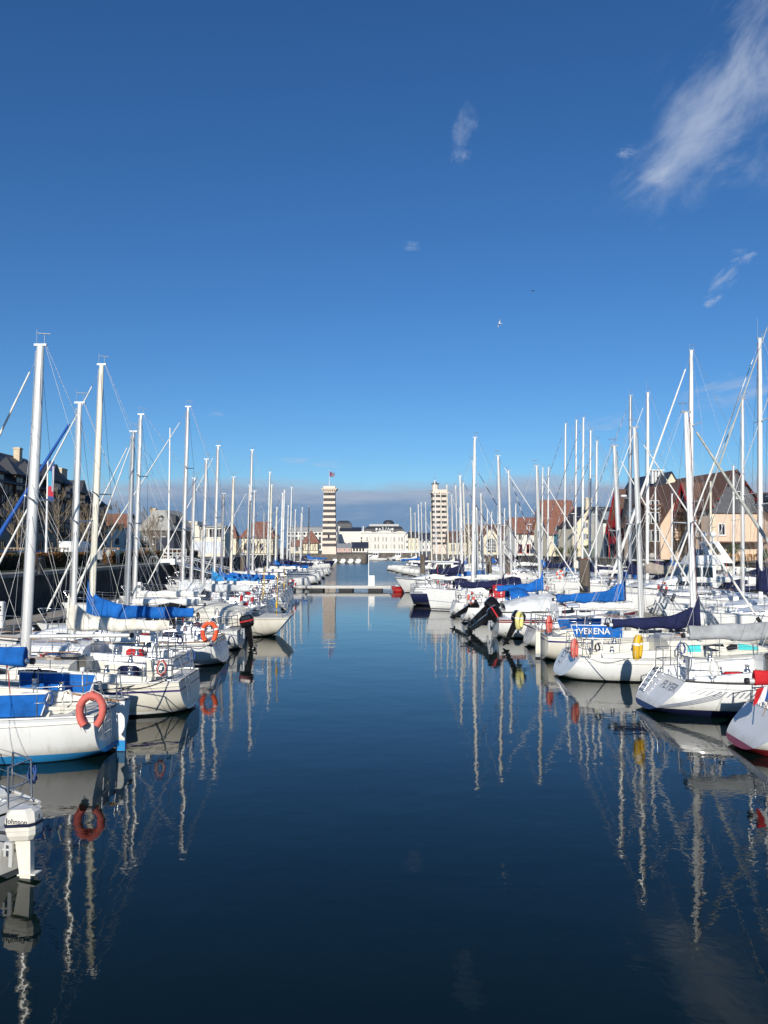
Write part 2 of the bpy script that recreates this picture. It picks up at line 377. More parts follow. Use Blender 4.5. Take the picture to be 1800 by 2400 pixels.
def land(name, poly, m_=asphalt, z=QZ, wm=None):
    a = [(x, y, z) for x, y in poly]; b = [(x, y, -1.5) for x, y in poly]; n = len(poly)
    mb = MB(); mb.add(a, [tuple(range(n))], 0)
    mb.add(a+b, [(i, i+n, (i+1)%n+n, (i+1)%n) for i in range(n)], 1)
    return mb.build(name, [m_, wm or quay_stone], kind='structure')
LE = [(-23.3,-80),(-23.3,95),(-27.5,135),(-28.5,206)]
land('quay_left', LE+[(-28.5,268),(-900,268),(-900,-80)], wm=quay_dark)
land('pier', [(-28.5,206),(-5.0,206),(-4.6,206.4),(-4.6,228),(-28.5,228)])
RE = [(52,-80),(52,66),(45.7,93),(34,153),(29,184),(11.5,203),(11.5,268)]
land('quay_right', RE[::-1][:0]+[(900,-80),(900,268),(11.5,268)]+RE[::-1][1:])
land('ground', [(-4000,267.5),(4000,267.5),(4000,9000),(-4000,9000)], mat('far_ground', (.10,.10,.085), .95, 0, .3, .01), QZ-.02)
def coping(name, pts, off, n=1.25):
    # separate coping stones along a quay edge
    root = empty(name, (0,0,0)); root['kind'] = 'structure'
    me = MB().bbox(-.62,.62,-.3,.3,-.16,.1,.025).mesh('coping_stone', cope_m)
    k = 0
    for (a, b) in zip(pts, pts[1:]):
        a, b = Vector(a), Vector(b); L = (b-a).length; d = (b-a)/L; t = .62
        while t < L:
            p = a+d*t
            if 30 < p.y < 150:
                o = obj('coping_stone', me, root, (p.x+off*.22, p.y, QZ+random.uniform(-.008,.008)), (0,0,math.atan2(d.y,d.x))); k += 1
                if k > 290: return
            t += n
coping('quay_coping_left', LE[:3], -1)
coping('quay_coping_right', RE[1:4], 1)

# quay walkway paving strip, grass strip, road beyond the hedge
MB().add([(-26.2,30,QZ+.004),(-23.7,30,QZ+.004),(-23.7,95,QZ+.004),(-27.9,135,QZ+.004),(-31,135,QZ+.004),(-26.2,95,QZ+.004)],[(0,1,2,5),(2,3,4,5)]).build('footpath', mat('path_paving', (.24,.225,.20), .9, 0, .2, .8, bump=.2), kind='structure')
MB().add([(-27.4,30,QZ+.06),(-26.2,30,QZ+.06),(-26.2,95,QZ+.06),(-31,135,QZ+.06),(-33,135,QZ+.06),(-27.4,95,QZ+.06)],[(0,1,2,5),(2,3,4,5)]).build('grass_verge', mat('grass', (.045,.075,.018), .95, 0, .4, 3, bump=.5, bscale=30), kind='structure')

# ------------------------------------------------------------------ building kit
slate = mat('slate_roof', (.035,.037,.044), .55, 0, .3, 2.2, bump=.35, bscale=7, aniso=(1,1,4))
slate_blue = mat('slate_blue_roof', (.028,.035,.055), .5, 0, .3, 2, bump=.3, bscale=7, aniso=(1,1,4))
tile_brown = mat('brown_tile_roof', (.125,.066,.046), .85, 0, .35, 2.5, bump=.5, bscale=9, aniso=(1,1,4))
tile_red = mat('red_tile_roof', (.225,.095,.062), .85, 0, .3, 2.5, bump=.5, bscale=9, aniso=(1,1,4))
zinc = mat('zinc_roof', (.36,.36,.34), .6, .2, .15, 1.5)
render_peach = mat('peach_render', (.72,.54,.39), .9, 0, .06, .7)
render_cream = mat('cream_render', (.76,.67,.48), .9, 0, .07, .7)
render_white = mat('white_render', (.76,.73,.64), .9, 0, .07, .7)
render_grey = mat('grey_slate_hanging', (.105,.108,.115), .7, 0, .25, 2.2, bump=.3, bscale=10, aniso=(1,1,4))
timber_brown = mat('dark_timber', (.055,.032,.02), .8, 0, .3, 4)
timber_red = mat('red_timber', (.36,.012,.018), .6, 0, .2, 4)
timber_blue = mat('blue_timber', (.06,.17,.24), .6, 0, .2, 4)
timber_grey = mat('grey_timber', (.20,.24,.28), .7, 0, .2, 4)
infill = mat('beige_infill', (.42,.34,.24), .9, 0, .15, 1)
white_paint = mat('white_paint', (.78,.77,.73), .5, 0, .05, 2)
pane_m = mat('window_glass', (.02,.024,.03), .06, 0, 0, spec=.6)
curtain_pane = mat('curtained_window', (.34,.31,.25), .25, 0, .3, 5, spec=.5)
brick_ch = mat('chimney_render', (.62,.50,.34), .9, 0, .15, 2)
band_cream = mat('tower_cream', (.74,.62,.50), .9, 0, .05, .6)
band_grey = mat('tower_grey', (.085,.078,.082), .9, 0, .12, .6)
stone_casino = mat('casino_stone', (.70,.67,.60), .9, 0, .08, .3)

WC = {}
def window(parent, face, u, z, w, h, d, frame=None, pane=None, mull=1, sill=True, shutters=None):
    """face: '-y','+y','-x','+x'; d: distance of that wall plane from the parent's origin."""
    frame = frame or white_paint; pane = pane or pane_m
    k = (round(w,3), round(h,3), frame.name, pane.name, mull, sill)
    if k not in WC:
        f = MB(); t = min(.09, w*.12)
        f.box(-w/2-.002,-w/2+t,-.07,.03,0,h); f.box(w/2-t,w/2+.002,-.07,.03,0,h); f.box(-w/2+t,w/2-t,-.065,.03,h-t,h-.001); f.box(-w/2+t,w/2-t,-.065,.03,.001,t)
        for q in range(mull):
            x = -w/2+(q+1)*w/(mull+1); f.box(x-t*.4,x+t*.4,-.05,.02,t+.001,h-t-.001)
        s_ = MB().box(-w/2-.08,w/2+.08,-.16,.02,-.09,-.004)
        g = MB().add([(-w/2+t*.5,-.02,t*.5),(w/2-t*.5,-.02,t*.5),(w/2-t*.5,-.02,h-t*.5),(-w/2+t*.5,-.02,h-t*.5)],[(0,1,2,3)])
        WC[k] = (f.mesh('window', frame), g.mesh('pane', pane), s_.mesh('sill', frame) if sill else None)
    fm, gm, sme = WC[k]
    loc, rz = {'-y':((u,-d,z),0),'+x':((d,u,z),R(90)),'-x':((-d,-u,z),R(-90)),'+y':((-u,d,z),R(180))}[face]
    o = obj('window', fm, parent, loc, (0,0,rz)); obj('pane', gm, o)
    if sme: obj('sill', sme, o)
    if shutters:
        for sgn in (-1,1):
            a = sgn*(w*.5+.04); b = sgn*(w*.98+.04)
            MB().box(min(a,b),max(a,b),-.06,-.01,0,h).build('shutter', shutters, o)
    return o
def house(name, label, cx, cy, w, dp, ze, zr, axis='y', wm=None, rm=None, oh=.45, zb=QZ, rz=0, hip=0, cat='house', group=None, roof_th=.16):
    root = empty(name, (cx, cy, zb), R(rz), label=label, cat=cat, group=group)
    e, r = ze-zb, zr-zb; hw, hd = w/2, dp/2
    wb = MB()
    if hip == 0:
        if axis == 'y': wb.prism([(-hw,0),(hw,0),(hw,e),(0,r-.02),(-hw,e)], -hd, hd)
        else: wb.prismx([(-hd,0),(hd,0),(hd,e),(0,r-.02),(-hd,e)], -hw, hw)
    else: wb.box(-hw,hw,-hd,hd,0,e)
    wb.build('wall', wm or render_cream, root)
    rb = MB()
    if hip == 0:
        if axis == 'y':
            s_ = (r-e)/hw; x1 = hw+oh; z1 = r-s_*x1
            for sg in (-1,1):
                rb.loft([[(0,y,r+roof_th),(sg*x1,y,z1+roof_th),(sg*x1,y,z1),(0,y,r)] for y in ((-hd-oh, hd+oh) if sg > 0 else (hd+oh, -hd-oh))], smooth=False)
        else:
            s_ = (r-e)/hd; y1 = hd+oh; z1 = r-s_*y1
            for sg in (-1,1):
                rb.loft([[(x,0,r+roof_th),(x,sg*y1,z1+roof_th),(x,sg*y1,z1),(x,0,r)] for x in ((-hw-oh, hw+oh) if sg < 0 else (hw+oh, -hw-oh))], smooth=False)
    else:
        a = [(-hw-oh,-hd-oh,e),(hw+oh,-hd-oh,e),(hw+oh,hd+oh,e),(-hw-oh,hd+oh,e)]
        b = [(q[0],q[1],e+.12) for q in a]
        if axis == 'y': t = [(-.02,-hd+hip,r),(.02,-hd+hip,r),(.02,hd-hip,r),(-.02,hd-hip,r)]
        else: t = [(-hw+hip,-.02,r),(hw-hip,-.02,r),(hw-hip,.02,r),(-hw+hip,.02,r)]
        rb.loft([a, b, t], smooth=False)
    roof = rb.build('roof', rm or tile_brown, root)
    return root, roof
def chimney(roof, x, y, z0, z1, w=.8, d=.8, m_=None, pots=2):
    c = MB().box(x-w/2,x+w/2,y-d/2,y+d/2,z0,z1).box(x-w/2-.08,x+w/2+.08,y-d/2-.08,y+d/2+.08,z1-.25,z1-.08).build('chimney', m_ or brick_ch, roof)
    return c
def dormer(root, face_d, u, z, w, h, rh, depth, rm, wm, face='+x', turret=False):
    """a dormer or oriel standing proud of a wall or roof; local frame: front at +x."""
    d = empty('dormer'); d.parent = root
    if face == '+x': d.location = (face_d, u, z)
    elif face == '-x': d.location = (-face_d, u, z); d.rotation_euler = (0,0,R(180))
    else: d.location = (u, -face_d, z); d.rotation_euler = (0,0,R(-90))
    MB().box(-depth,0,-w/2,w/2,0,h).build('dormer_wall', wm, d)
    rb = MB()
    if turret: rb.loft([[(-depth-.1,-w/2-.35,h),(.35,-w/2-.35,h),(.35,w/2+.35,h),(-depth-.1,w/2+.35,h)],[(-depth*.5-.05,-.04,h+rh),(-depth*.5+.05,-.04,h+rh),(-depth*.5+.05,.04,h+rh),(-depth*.5-.05,.04,h+rh)]], smooth=False)
    else: rb.loft([[(-depth-2,-w/2-.25,h-.1),(-depth-2,0,h+rh),(-depth-2,w/2+.25,h-.1)],[(.3,-w/2-.25,h-.1),(.3,0,h+rh),(.3,w/2+.25,h-.1)]], smooth=False)
    rb.build('dormer_roof', rm, d)
    g = MB(); n = 2 if w > 1.3 else 1
    for i in range(n):
        y0 = -w/2+.18+i*(w-.36)/n; y1 = y0+(w-.36)/n-.1
        g.box(.0,.03,y0,y1,h*.25,h*.85)
    g.build('dormer_window', pane_m, d)
    return d
def balcony(root, face, u, z, w, depth, d, m_, h=1.0, posts=True, base=0.0, slab=None):
    """a balcony: slab, handrail and separate balusters, on a wall plane at distance d."""
    b = empty('balcony'); b.parent = root
    loc, rz = {'-y':((u,-d,z),0),'+x':((d,u,z),R(90)),'-x':((-d,-u,z),R(-90))}[face]
    b.location = loc; b.rotation_euler = (0,0,rz)
    MB().box(-w/2,w/2,-depth,0,-.18,0).build('balcony_floor', slab or m_, b)
    r = MB().box(-w/2,w/2,-depth,-depth+.07,h-.08,h).box(-w/2,w/2,-depth,-depth+.06,.08,.14)
    for sg in (-1,1): r.box(sg*w/2-.035,sg*w/2+.035,-depth+.08,-.02,h-.08,h-.002)
    r.build('handrail', m_, b)
    n = max(4, int(w/.32)); bm = MB().box(-.03,.03,-depth+.015,-depth+.05,.14,h-.08).mesh('baluster', m_)
    for i in range(n): obj('baluster', bm, b, (-w/2+.06+(w-.12)*i/(n-1),0,0))
    if posts:
        p = MB()
        for sg in (-1,1): p.box(sg*(w/2-.1)-.09,sg*(w/2-.1)+.09,-depth+.08,-depth+.25,-z+base if False else -2.6,-.18)
        p.build('bracket_posts', m_, b)
    return b
def timbers(root, face, d, x0, x1, z0, z1, nx, nz_, m_, diag=True, th=.16, name='timber_frame'):
    t = MB()
    def bar(a, b):
        a, b = Vector(a), Vector(b); dv = (b-a); L = dv.length; dv.normalize(); nrm = Vector((-dv.y, dv.x))
        q = [a+nrm*th/2, a-nrm*th/2, b-nrm*th/2, b+nrm*th/2]
        k = random.uniform(.03,.05)
        t.loft([[(p.x,.02,p.y) for p in q],[(p.x,-k,p.y) for p in q]], smooth=False)
    for i in range(nx+1): x = x0+(x1-x0)*i/nx; bar((x,z0),(x,z1))
    for j in range(nz_+1): z = z0+(z1-z0)*j/nz_; bar((x0,z),(x1,z))
    if diag:
        for i in range(nx):
            for j in range(nz_):
                if (i+j) % 2 == 0: bar((x0+(x1-x0)*i/nx, z0+(z1-z0)*j/nz_),(x0+(x1-x0)*(i+1)/nx, z0+(z1-z0)*(j+1)/nz_))
    loc, rz = {'-y':((0,-d,0),0),'+x':((d,0,0),R(90)),'-x':((-d,0,0),R(-90))}[face]
    return t.build(name, m_, root, loc=loc, rot=(0,0,rz))

# ------------------------------------------------------------------ left bank: dark half-timbered apartments
def left_apartments():
    W = mat('grey_beige_render', (.30,.26,.21), .9, 0, .15, .6)
    root, roof = house('apartment_building', 'long dark half-timbered apartment block with slate roofs behind the hedge', -55.5, 92, 15, 52, 12.6, 17.6, 'y', W, slate, .7, cat='building')
    fx = 7.5
    for i in range(14):
        y = -24+i*3.6
        for z in (.6, 3.6, 6.6):
            if (i+int(z)) % 4 == 0 and z > 1: balcony(root, '+x', y, z, 2.2, .9, fx, timber_brown, .95, False)
            window(root, '+x', y, z+.3, 1.2, 1.7, fx, timber_brown, pane_m, 1)
    timbers(root, '+x', fx, -26, 26, 5.4, 9.9, 26, 3, timber_brown)
    for i, (y, w, t) in enumerate(((-21,3,0),(-14,2.6,1),(-8,4.2,0),(-3.5,2.2,1),(3,2.6,1),(8.3,2.1,1),(13.5,2.1,1),(19,4.6,0),(23.6,2.4,1))):
        dormer(root, fx+.35, y, 8.6 if t else 9.2, w, 2.6 if t else 2.2, 2.4, 3.6, slate, timber_brown, '+x', bool(t))
    chimney(roof, 1.8, 4.5, 10.5, 18.2, 2.2, 1.1); chimney(roof, -.5, 12, 13, 17.6, 1.0, 1.0); chimney(roof, 1.0, 22, 13, 16.6, .9, .9)
    MB().sphere((2.6,9.6,16.2),.55,10,7,(.5,1,1)).build('satellite_dish', mat('dish_grey',(.3,.3,.3),.6), roof)
    root2, roof2 = house('apartment_building', 'far end of the dark slate apartments, with deep gable and corner loggia', -54.5, 125.5, 13, 14.5, 11.2, 15.6, 'y', W, slate, .8, cat='building')
    for i in range(4):
        y = -5.5+i*3.6
        for z in (.6,3.5,6.2): window(root2, '+x', y, z, 1.2, 1.6, 6.5, timber_brown, pane_m, 1)
    timbers(root2, '+x', 6.5, -7.2, 7.2, 2.8, 8.6, 8, 3, timber_brown)
    balcony(root2, '+x', 1.5, 6.0, 3.2, 1.3, 6.5, timber_brown, 1.0, True)
    dormer(root2, 7.6, 1.5, 6.0, 3.6, 2.9, 2.3, 4.2, slate, timber_brown, '+x', True)
    dormer(root2, 6.8, -4.0, 8.2, 2.4, 2.2, 2.0, 3.4, slate, timber_brown, '+x', False)
    chimney(roof2, .5, 3, 11, 15.0, .9, 2.2)
left_apartments()
def left_far_houses():
    r, f = house('house', 'red-brown roofed house between the dark apartments and the grey mansard house', -52.5, 152, 5.2, 8, 8.0, 10.6, 'x', render_white, tile_red, .4)
    for u in (-1.2, 1.2): window(r, '-y', u, 2.2, .9, 1.4, 4, white_paint)
    # pale mansard house
    root = empty('mansard_house', (-41.6, 146, QZ), R(-14), label='pale grey mansard-roofed house beside the white yacht club', cat='house')
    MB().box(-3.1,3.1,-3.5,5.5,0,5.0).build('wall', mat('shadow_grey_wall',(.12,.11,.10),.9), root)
    rb = MB().loft([[(-3.6,-3.9,4.9),(3.4,-3.9,4.9),(3.4,5.9,4.9),(-3.6,5.9,4.9)],[(-3.5,-3.8,5.3),(3.3,-3.8,5.3),(3.3,5.8,5.3),(-3.5,5.8,5.3)],[(-1.3,-1.7,8.8),(1.2,-1.7,8.8),(1.2,3.4,8.8),(-1.3,3.4,8.8)]], smooth=False)
    roof = rb.build('roof', mat('pale_slate_roof',(.34,.33,.30),.8,0,.15,1.6,aniso=(1,1,3)), root)
    chimney(roof, -2.0, -.5, 6.4, 9.2, 1.1, .9); 
    MB().loft([[(2.0,-2.6,6.4),(2.0,-.6,6.4),(2.0,-.6,8.0),(2.0,-2.6,8.0)],[(3.6,-2.4,6.2),(3.6,-.8,6.2),(3.6,-.8,7.6),(3.6,-2.4,7.6)]],smooth=False).build('dormer', slate, roof)
    for u in (-1.8, 0, 1.8): window(root, '-y', u, 2.3, .8, 1.5, 3.5, white_paint)
    MB().box(1.2,5.2,-5.8,-3.55,0,3.6).build('annexe', slate_blue, root)
    # yacht club
    root = empty('yacht_club', (-35.6, 152, QZ), 0, label='white two-storey yacht club with flat roofs and letters DYC on its parapet', cat='building')
    w = mat('club_white', (.78,.72,.58), .85, 0, .06, .8)
    MB().box(-5.6,4.6,-2.2,6,0,3.25).box(-4.4,-.4,-1.6,5,3.2501,6.0).box(-3.9,-.9,-1.7,4.4,6.0001,6.9).box(-.4,4.3,-.8,5,3.2501,5.7).build('wall', w, root)
    MB().box(-.5,4.6,-1.1,5.2,5.7,6.0).box(2.4,3.6,0,2,6.0001,6.6).build('flat_roof', mat('roof_grey',(.3,.3,.29),.8), root)
    window(root, '-y', -2.1, 4.1, 1.2, 1.3, 1.6, timber_brown, pane_m, 1)
    for i in range(3): window(root, '-y', .5+i*1.35, 3.7, 1.25, 1.8, .8, white_paint, pane_m if i != 0 else curtain_pane, 1)
    MB().box(-4.9,4.2,-2.26,-2.21,.7,2.9).build('banner', mat('pale_banner',(.62,.66,.72),.8,0,.12,.6), root)
    text('D Y C', .95, mat('letter_brown',(.10,.08,.07),.7), root, (-2.2,-1.74,6.42), (R(90),0,0))
    MB().disc((-4.0,-1.75,4.6),.5,'y',14,.1).build('round_plaque', mat('plaque_grey',(.35,.33,.3),.8), root)
    # red roofed hall
    r, f = house('market_hall', 'long red tiled hall with half-timbered wall left of the striped tower', -31.2, 194, 8.0, 9, 6.5, 10.6, 'x', render_cream, tile_red, .5, hip=2.2, cat='building')
    timbers(r, '-y', 4.5, -3.9, 3.9, .3, 4.0, 10, 2, timber_brown, True, .14)
    for u in (-2.8,-1,1,2.8): window(r, '-y', u, 1.2, .9, 1.6, 4.52, timber_brown)
    r, f = house('house', 'small steep red roof just left of the long red tiled hall', -37.6, 192, 2.2, 4, 6.4, 9.8, 'x', render_cream, tile_red, .3, hip=.9)
    window(r, '-y', 0, 1.2, .8, 1.5, 2.0, white_paint)
    r, f = house('customs_house', 'small half-timbered house with steep pyramid red roof beside the striped tower', -22.3, 236, 4.6, 5, 5.4, 9.2, 'x', render_cream, tile_red, .45, hip=2.1)
    timbers(r, '-y', 2.5, -2.2, 2.2, .9, 3.0, 6, 1, timber_brown, True, .14)
    r, f = house('annexe', 'low red roofed annexe beside the pyramid-roofed house', -26.9, 238, 3.6, 4.6, 4.6, 6.3, 'x', render_cream, tile_red, .3)
    window(r, '-y', 0.3, .6, 1.1, 1.5, 2.3, white_paint)
left_far_houses()

# ------------------------------------------------------------------ striped towers
def tower_left():
    root = empty('striped_tower', (PX(771,1299,206).x, 208, QZ), 0, label='square striped cream and grey tower with flared crown and flagpole', cat='tower')
    H = 17.5; n = 10
    def hw(z): return 1.92-.36*min(1, z/15.5)
    y0, sp, bh = 1.85, 1.52, .66
    mb_c = MB(); z = 0
    zs = []
    for i in range(n): a = 2.05+i*1.523; zs.append((a, a+.80))
    cur = 0; k = 0
    for a, b in zs:
        q = MB(); q.loft([[(-hw(cur),-hw(cur),cur),(hw(cur),-hw(cur),cur),(hw(cur),hw(cur),cur),(-hw(cur),hw(cur),cur)],[(-hw(a),-hw(a),a),(hw(a),-hw(a),a),(hw(a),hw(a),a),(-hw(a),hw(a),a)]], smooth=False)
        q.build('cream_band', band_cream, root)
        q = MB(); g = -.07; q.loft([[(-hw(c)-g,-hw(c)-g,c),(hw(c)+g,-hw(c)-g,c),(hw(c)+g,hw(c)+g,c),(-hw(c)-g,hw(c)+g,c)] for c in (a+.002,b-.002)], smooth=False)
        q.build('grey_band', band_grey, root); cur = b
    t = 17.9
    MB().loft([[(-w,-w,c),(w,-w,c),(w,w,c),(-w,w,c)] for w, c in ((1.56,cur),(1.57,cur+.35),(2.1,cur+.95),(2.15,cur+1.12),(1.6,cur+1.13),(1.6,cur+1.75))], smooth=False).build('crown', band_cream, root)
    cb = MB().box(-.08,.08,-.14,.14,-.22,.12).mesh('corbel', band_cream)
    for i in range(8): obj('corbel', cb, root, (-1.75+i*.5, -2.0, cur+.72))
    for px_, z_, w_, h_ in ((0,16.0,.3,.3),(-.1,8.35,.3,.5),(-.1,4.35,.45,.9)): window(root, '-y', px_, z_, w_, h_, hw(z_)-.0+.01, band_grey, pane_m, 0, False)
    cr = cur+1.75
    MB().tube([(-.1,0,cr-.3),(-.1,0,cr+4.6)], [.07,.04], 6).build('flagpole', white_paint, root)
    fl = MB(); 
    pts = []
    for i in range(8):
        for j in range(6):
            u, v = i/7, j/5
            pts.append((-.04+1.35*u, .18*math.sin(u*7+v), cr+4.1-1.5*v*(1-.45*u)-.55*u+.1*math.sin(u*9)))
    fs = [(i*6+j, i*6+j+1, (i+1)*6+j+1, (i+1)*6+j) for i in range(7) for j in range(5)]
    fl.add(pts, fs, 0, True)
    for q, (i, j) in enumerate([(i,j) for i in range(7) for j in range(5)]): fl.mi[q] = 1 if (i+j) % 3 == 1 else (2 if j % 2 and i > 2 else 0)
    fl.build('flag', [mat('flag_navy',(.05,.06,.14),.8), mat('flag_red',(.35,.06,.07),.8), mat('flag_white',(.5,.5,.5),.8)], root)
tower_left()
def tower_right():
    c = PX(1031,1296,212)
    root = empty('striped_tower', (c.x, 214, QZ), R(4), label='taller striped cream tower with balcony windows and round turret, behind the right masts', cat='tower')
    w = 2.05; cur = 0
    for i in range(10):
        a = 2.6+i*1.45; b = a+.66
        MB().box(-w,w,-w,w,cur,a-.001).build('cream_band', band_cream, root)
        MB().box(-w+.05,w-.05,-w+.05,w-.05,a,b-.001).build('grey_band', band_grey, root)
        window(root, '-y', .35, a+.05, 1.9, .6, w-.02, band_grey, pane_m, 2, False)
        cur = b
    MB().box(-w,w,-w,w,cur,cur+.5).box(-w-.35,w+.35,-w-.35,w+.35,cur+.5,cur+.75).box(-w,w,-w,w,cur+.75,cur+1.5).build('crown', band_cream, root)
    cb = MB().box(-.09,.09,-.3,0,-.3,0).mesh('corbel', band_cream)
    for i in range(9): obj('corbel', cb, root, (-2.0+i*.5,-w,cur+.5))
    tr = MB().tube([(-1.2,-.6,cur-1),(-1.2,-.6,cur+3.0)], .85, 14).build('turret', band_cream, root)
    MB().tube([(-1.2,-.6,cur+3.0),(-1.2,-.6,cur+3.25),(-1.2,-.6,cur+3.3),(-1.2,-.6,cur+3.9)], [1.0,1.15,.7,.1], 14).build('turret_roof', band_grey, tr)
    MB().tube([(-1.2,-.6,cur+3.8),(-1.2,-.6,cur+6.0)], .03, 5).build('antenna', alu_g, root)
tower_right()

# ------------------------------------------------------------------ far end: casino and its neighbours
def casino():
    Y = 520; s = Y/1803.0
    def X(px): return (px-900)*s
    def Z(py): return CAM_Z+(1284-py)*s
    root = empty('casino', (0, Y, QZ), 0, label='cream casino with dark curved mansard roof and white letters CASINO', cat='building')
    g = QZ; x0, x1 = X(849), X(951); zt = Z(1249.5)-g; zm = Z(1233)-g; zu = Z(1228)-g
    MB().box(x0,x1,0,30,0,zt).build('wall', stone_casino, root)
    MB().box(x0-.5,x1+.5,-.5,30,zt,zt+.6).box(x0-.3,x1+.3,-.3,0,zt*.5,zt*.5+.35).build('cornice', stone_casino, root)
    rr = []
    for t in range(7):
        q = t/6; ins = 3.6*(1-math.cos(q*math.pi/2)); zz = zt+.6+(zm-zt-.6)*math.sin(q*math.pi/2)
        rr.append([(x0+1+ins,0.5+ins,zz),(x1-1-ins,.5+ins,zz),(x1-1-ins,29-ins,zz),(x0+1+ins,29-ins,zz)])
    roof = MB().loft(rr, smooth=False).build('mansard_roof', slate, root)
    MB().loft([[(x0+4.6,4.1,zm),(x1-4.6,4.1,zm),(x1-4.6,25,zm),(x0+4.6,25,zm)],[(x0+4.8,4.3,zu),(x1-4.8,4.3,zu),(x1-4.8,24,zu),(x0+4.8,24,zu)]], smooth=False).build('upper_roof', zinc, roof)
    cx = X(911); dr = []
    for t in range(7):
        q = t/6; w = 3.9*math.cos(q*math.pi/2*.8); zz = zu+2.9*math.sin(q*math.pi/2)
        dr.append([(cx+w*math.cos(a),10+w*math.sin(a),zz) for a in [2*math.pi*k/16 for k in range(16)]])
    MB().loft(dr).build('dome', slate, roof)
    # arched pediments and pilasters
    for pc in (862, 901, 938):
        c_ = X(pc); w = 4.6 if pc == 901 else 3.2
        ar = [(c_+w*math.cos(math.pi*k/12), zt+.5+(1.3 if pc == 901 else .8)*math.sin(math.pi*k/12)) for k in range(13)]
        MB().prism(ar[::-1], -.6, .6).build('pediment', stone_casino, root)
    pil = MB().box(-.35,.35,-.35,0,0,zt-.1).mesh('pilaster', stone_casino)
    for k in range(7): obj('pilaster', pil, root, (X(851.5+k*16.3),0,0))
    zl = Z(1286)-g; zh = Z(1269)-g
    for pc in (1070,1113,1182,1225,1293,1337,1402,1446,1510,1553):
        px = 680+pc*.16877
        window(root, '-y', X(px), zh, 1.25, 3.0, .05, stone_casino, curtain_pane, 1, True)
        window(root, '-y', X(px), zl, 1.25, 3.0, .05, stone_casino, curtain_pane, 1, True)
    lm = mat('sign_white', (.85,.85,.83), .5, 0, 0)
    word = 'CASINO'
    for i, ch in enumerate(word):
        a = R(124-i*13.6); r_ = 9.3
        text(ch, 2.7, lm, root, (X(901)+r_*math.cos(a)*.95, -.9, zt-6.3+r_*math.sin(a)), (R(90), -(R(90)-a)*-1*-1, 0) if False else (R(90), R(90)-a, 0), 'sign_letter', .1)
    # round dormers in the mansard
    for pc in (1200,1420):
        px = 680+pc*.16877
        MB().disc((X(px), .6, Z(1240)-g), .75, 'y', 14, .8).build('round_dormer', stone_casino, roof)
    # low wing with slate roof
    wg = empty('casino_wing', (0, Y+1, QZ), 0, label='low cream wing with straight slate roof left of the casino', cat='building')
    zt2 = Z(1245)-g; zr2 = Z(1235)-g
    MB().box(X(786),x0-.1,0,26,0,zt2).build('wall', stone_casino, wg)
    MB().prismx([(-.4,zt2),(8,zr2),(18,zr2),(26,zt2)], X(795), x0-1.2).build('roof', slate_blue, wg)
    for px in (793.5, 851.0): MB().prismx([(-.8,zt2-.5),(-.8,zt2+.6),(8,zr2+.8),(18,zr2+.8),(26,zt2)], X(px)-.5, X(px)+.5).build('gable_wall', stone_casino, wg)
    tb = MB().box(X(786),X(796),6,22,zt2,zt2+3.4).build('upper_block', stone_casino, wg)
    dr = []
    for t in range(6):
        q = t/5; w = 5.6*math.cos(q*math.pi/2*.72); zz = zr2-.6+5.2*math.sin(q*math.pi/2)
        dr.append([(X(804)+w*c1,12+w*c2,zz) for c1,c2 in ((-1,-1),(1,-1),(1,1),(-1,1))])
    MB().loft(dr, smooth=False).build('dome', slate, wg)
    for px in (800,809,818,827): window(wg, '-y', X(px), Z(1277)-g, 1.6, 1.5, 0, stone_casino, pane_m, 1, False)
    for k,py in enumerate((1264,1271)): window(wg, '-y', X(848), Z(py)-g, 1.6, 1.6, 0, stone_casino, pane_m, 1, False)
    # arcaded hotel to the left
    h = empty('arcaded_hotel', (0, Y-25, QZ), 0, label='cream arcaded building with round attic windows behind the striped tower', cat='building')
    s2 = (Y-25)/1803.0
    def X2(px): return (px-900)*s2
    def Z2(py): return CAM_Z+(1284-py)*s2
    MB().box(X2(672),X2(790),0,20,0,Z2(1246)-g).build('wall', stone_casino, h)
    MB().prismx([(-.3,Z2(1246)-g),(3,Z2(1236)-g),(15,Z2(1232)-g),(20,Z2(1246)-g)], X2(674), X2(789)).build('roof', zinc, h)
    for i in range(12):
        px = 677+i*9.1
        MB().disc((X2(px),0,Z2(1251)-g),.8,'y',14,.12).build('round_window', pane_m, h)
        window(h, '-y', X2(px), Z2(1273)-g, 1.5, 4.2, 0, stone_casino, pane_m, 1, False)
        window(h, '-y', X2(px), Z2(1287)-g, 1.5, 3.0, 0, stone_casino, pane_m, 1, False)
        MB().box(X2(px+4.5)-.3,X2(px+4.5)+.3,-.3,0,0,Z2(1248)-g).build('pilaster', stone_casino, h)
casino()
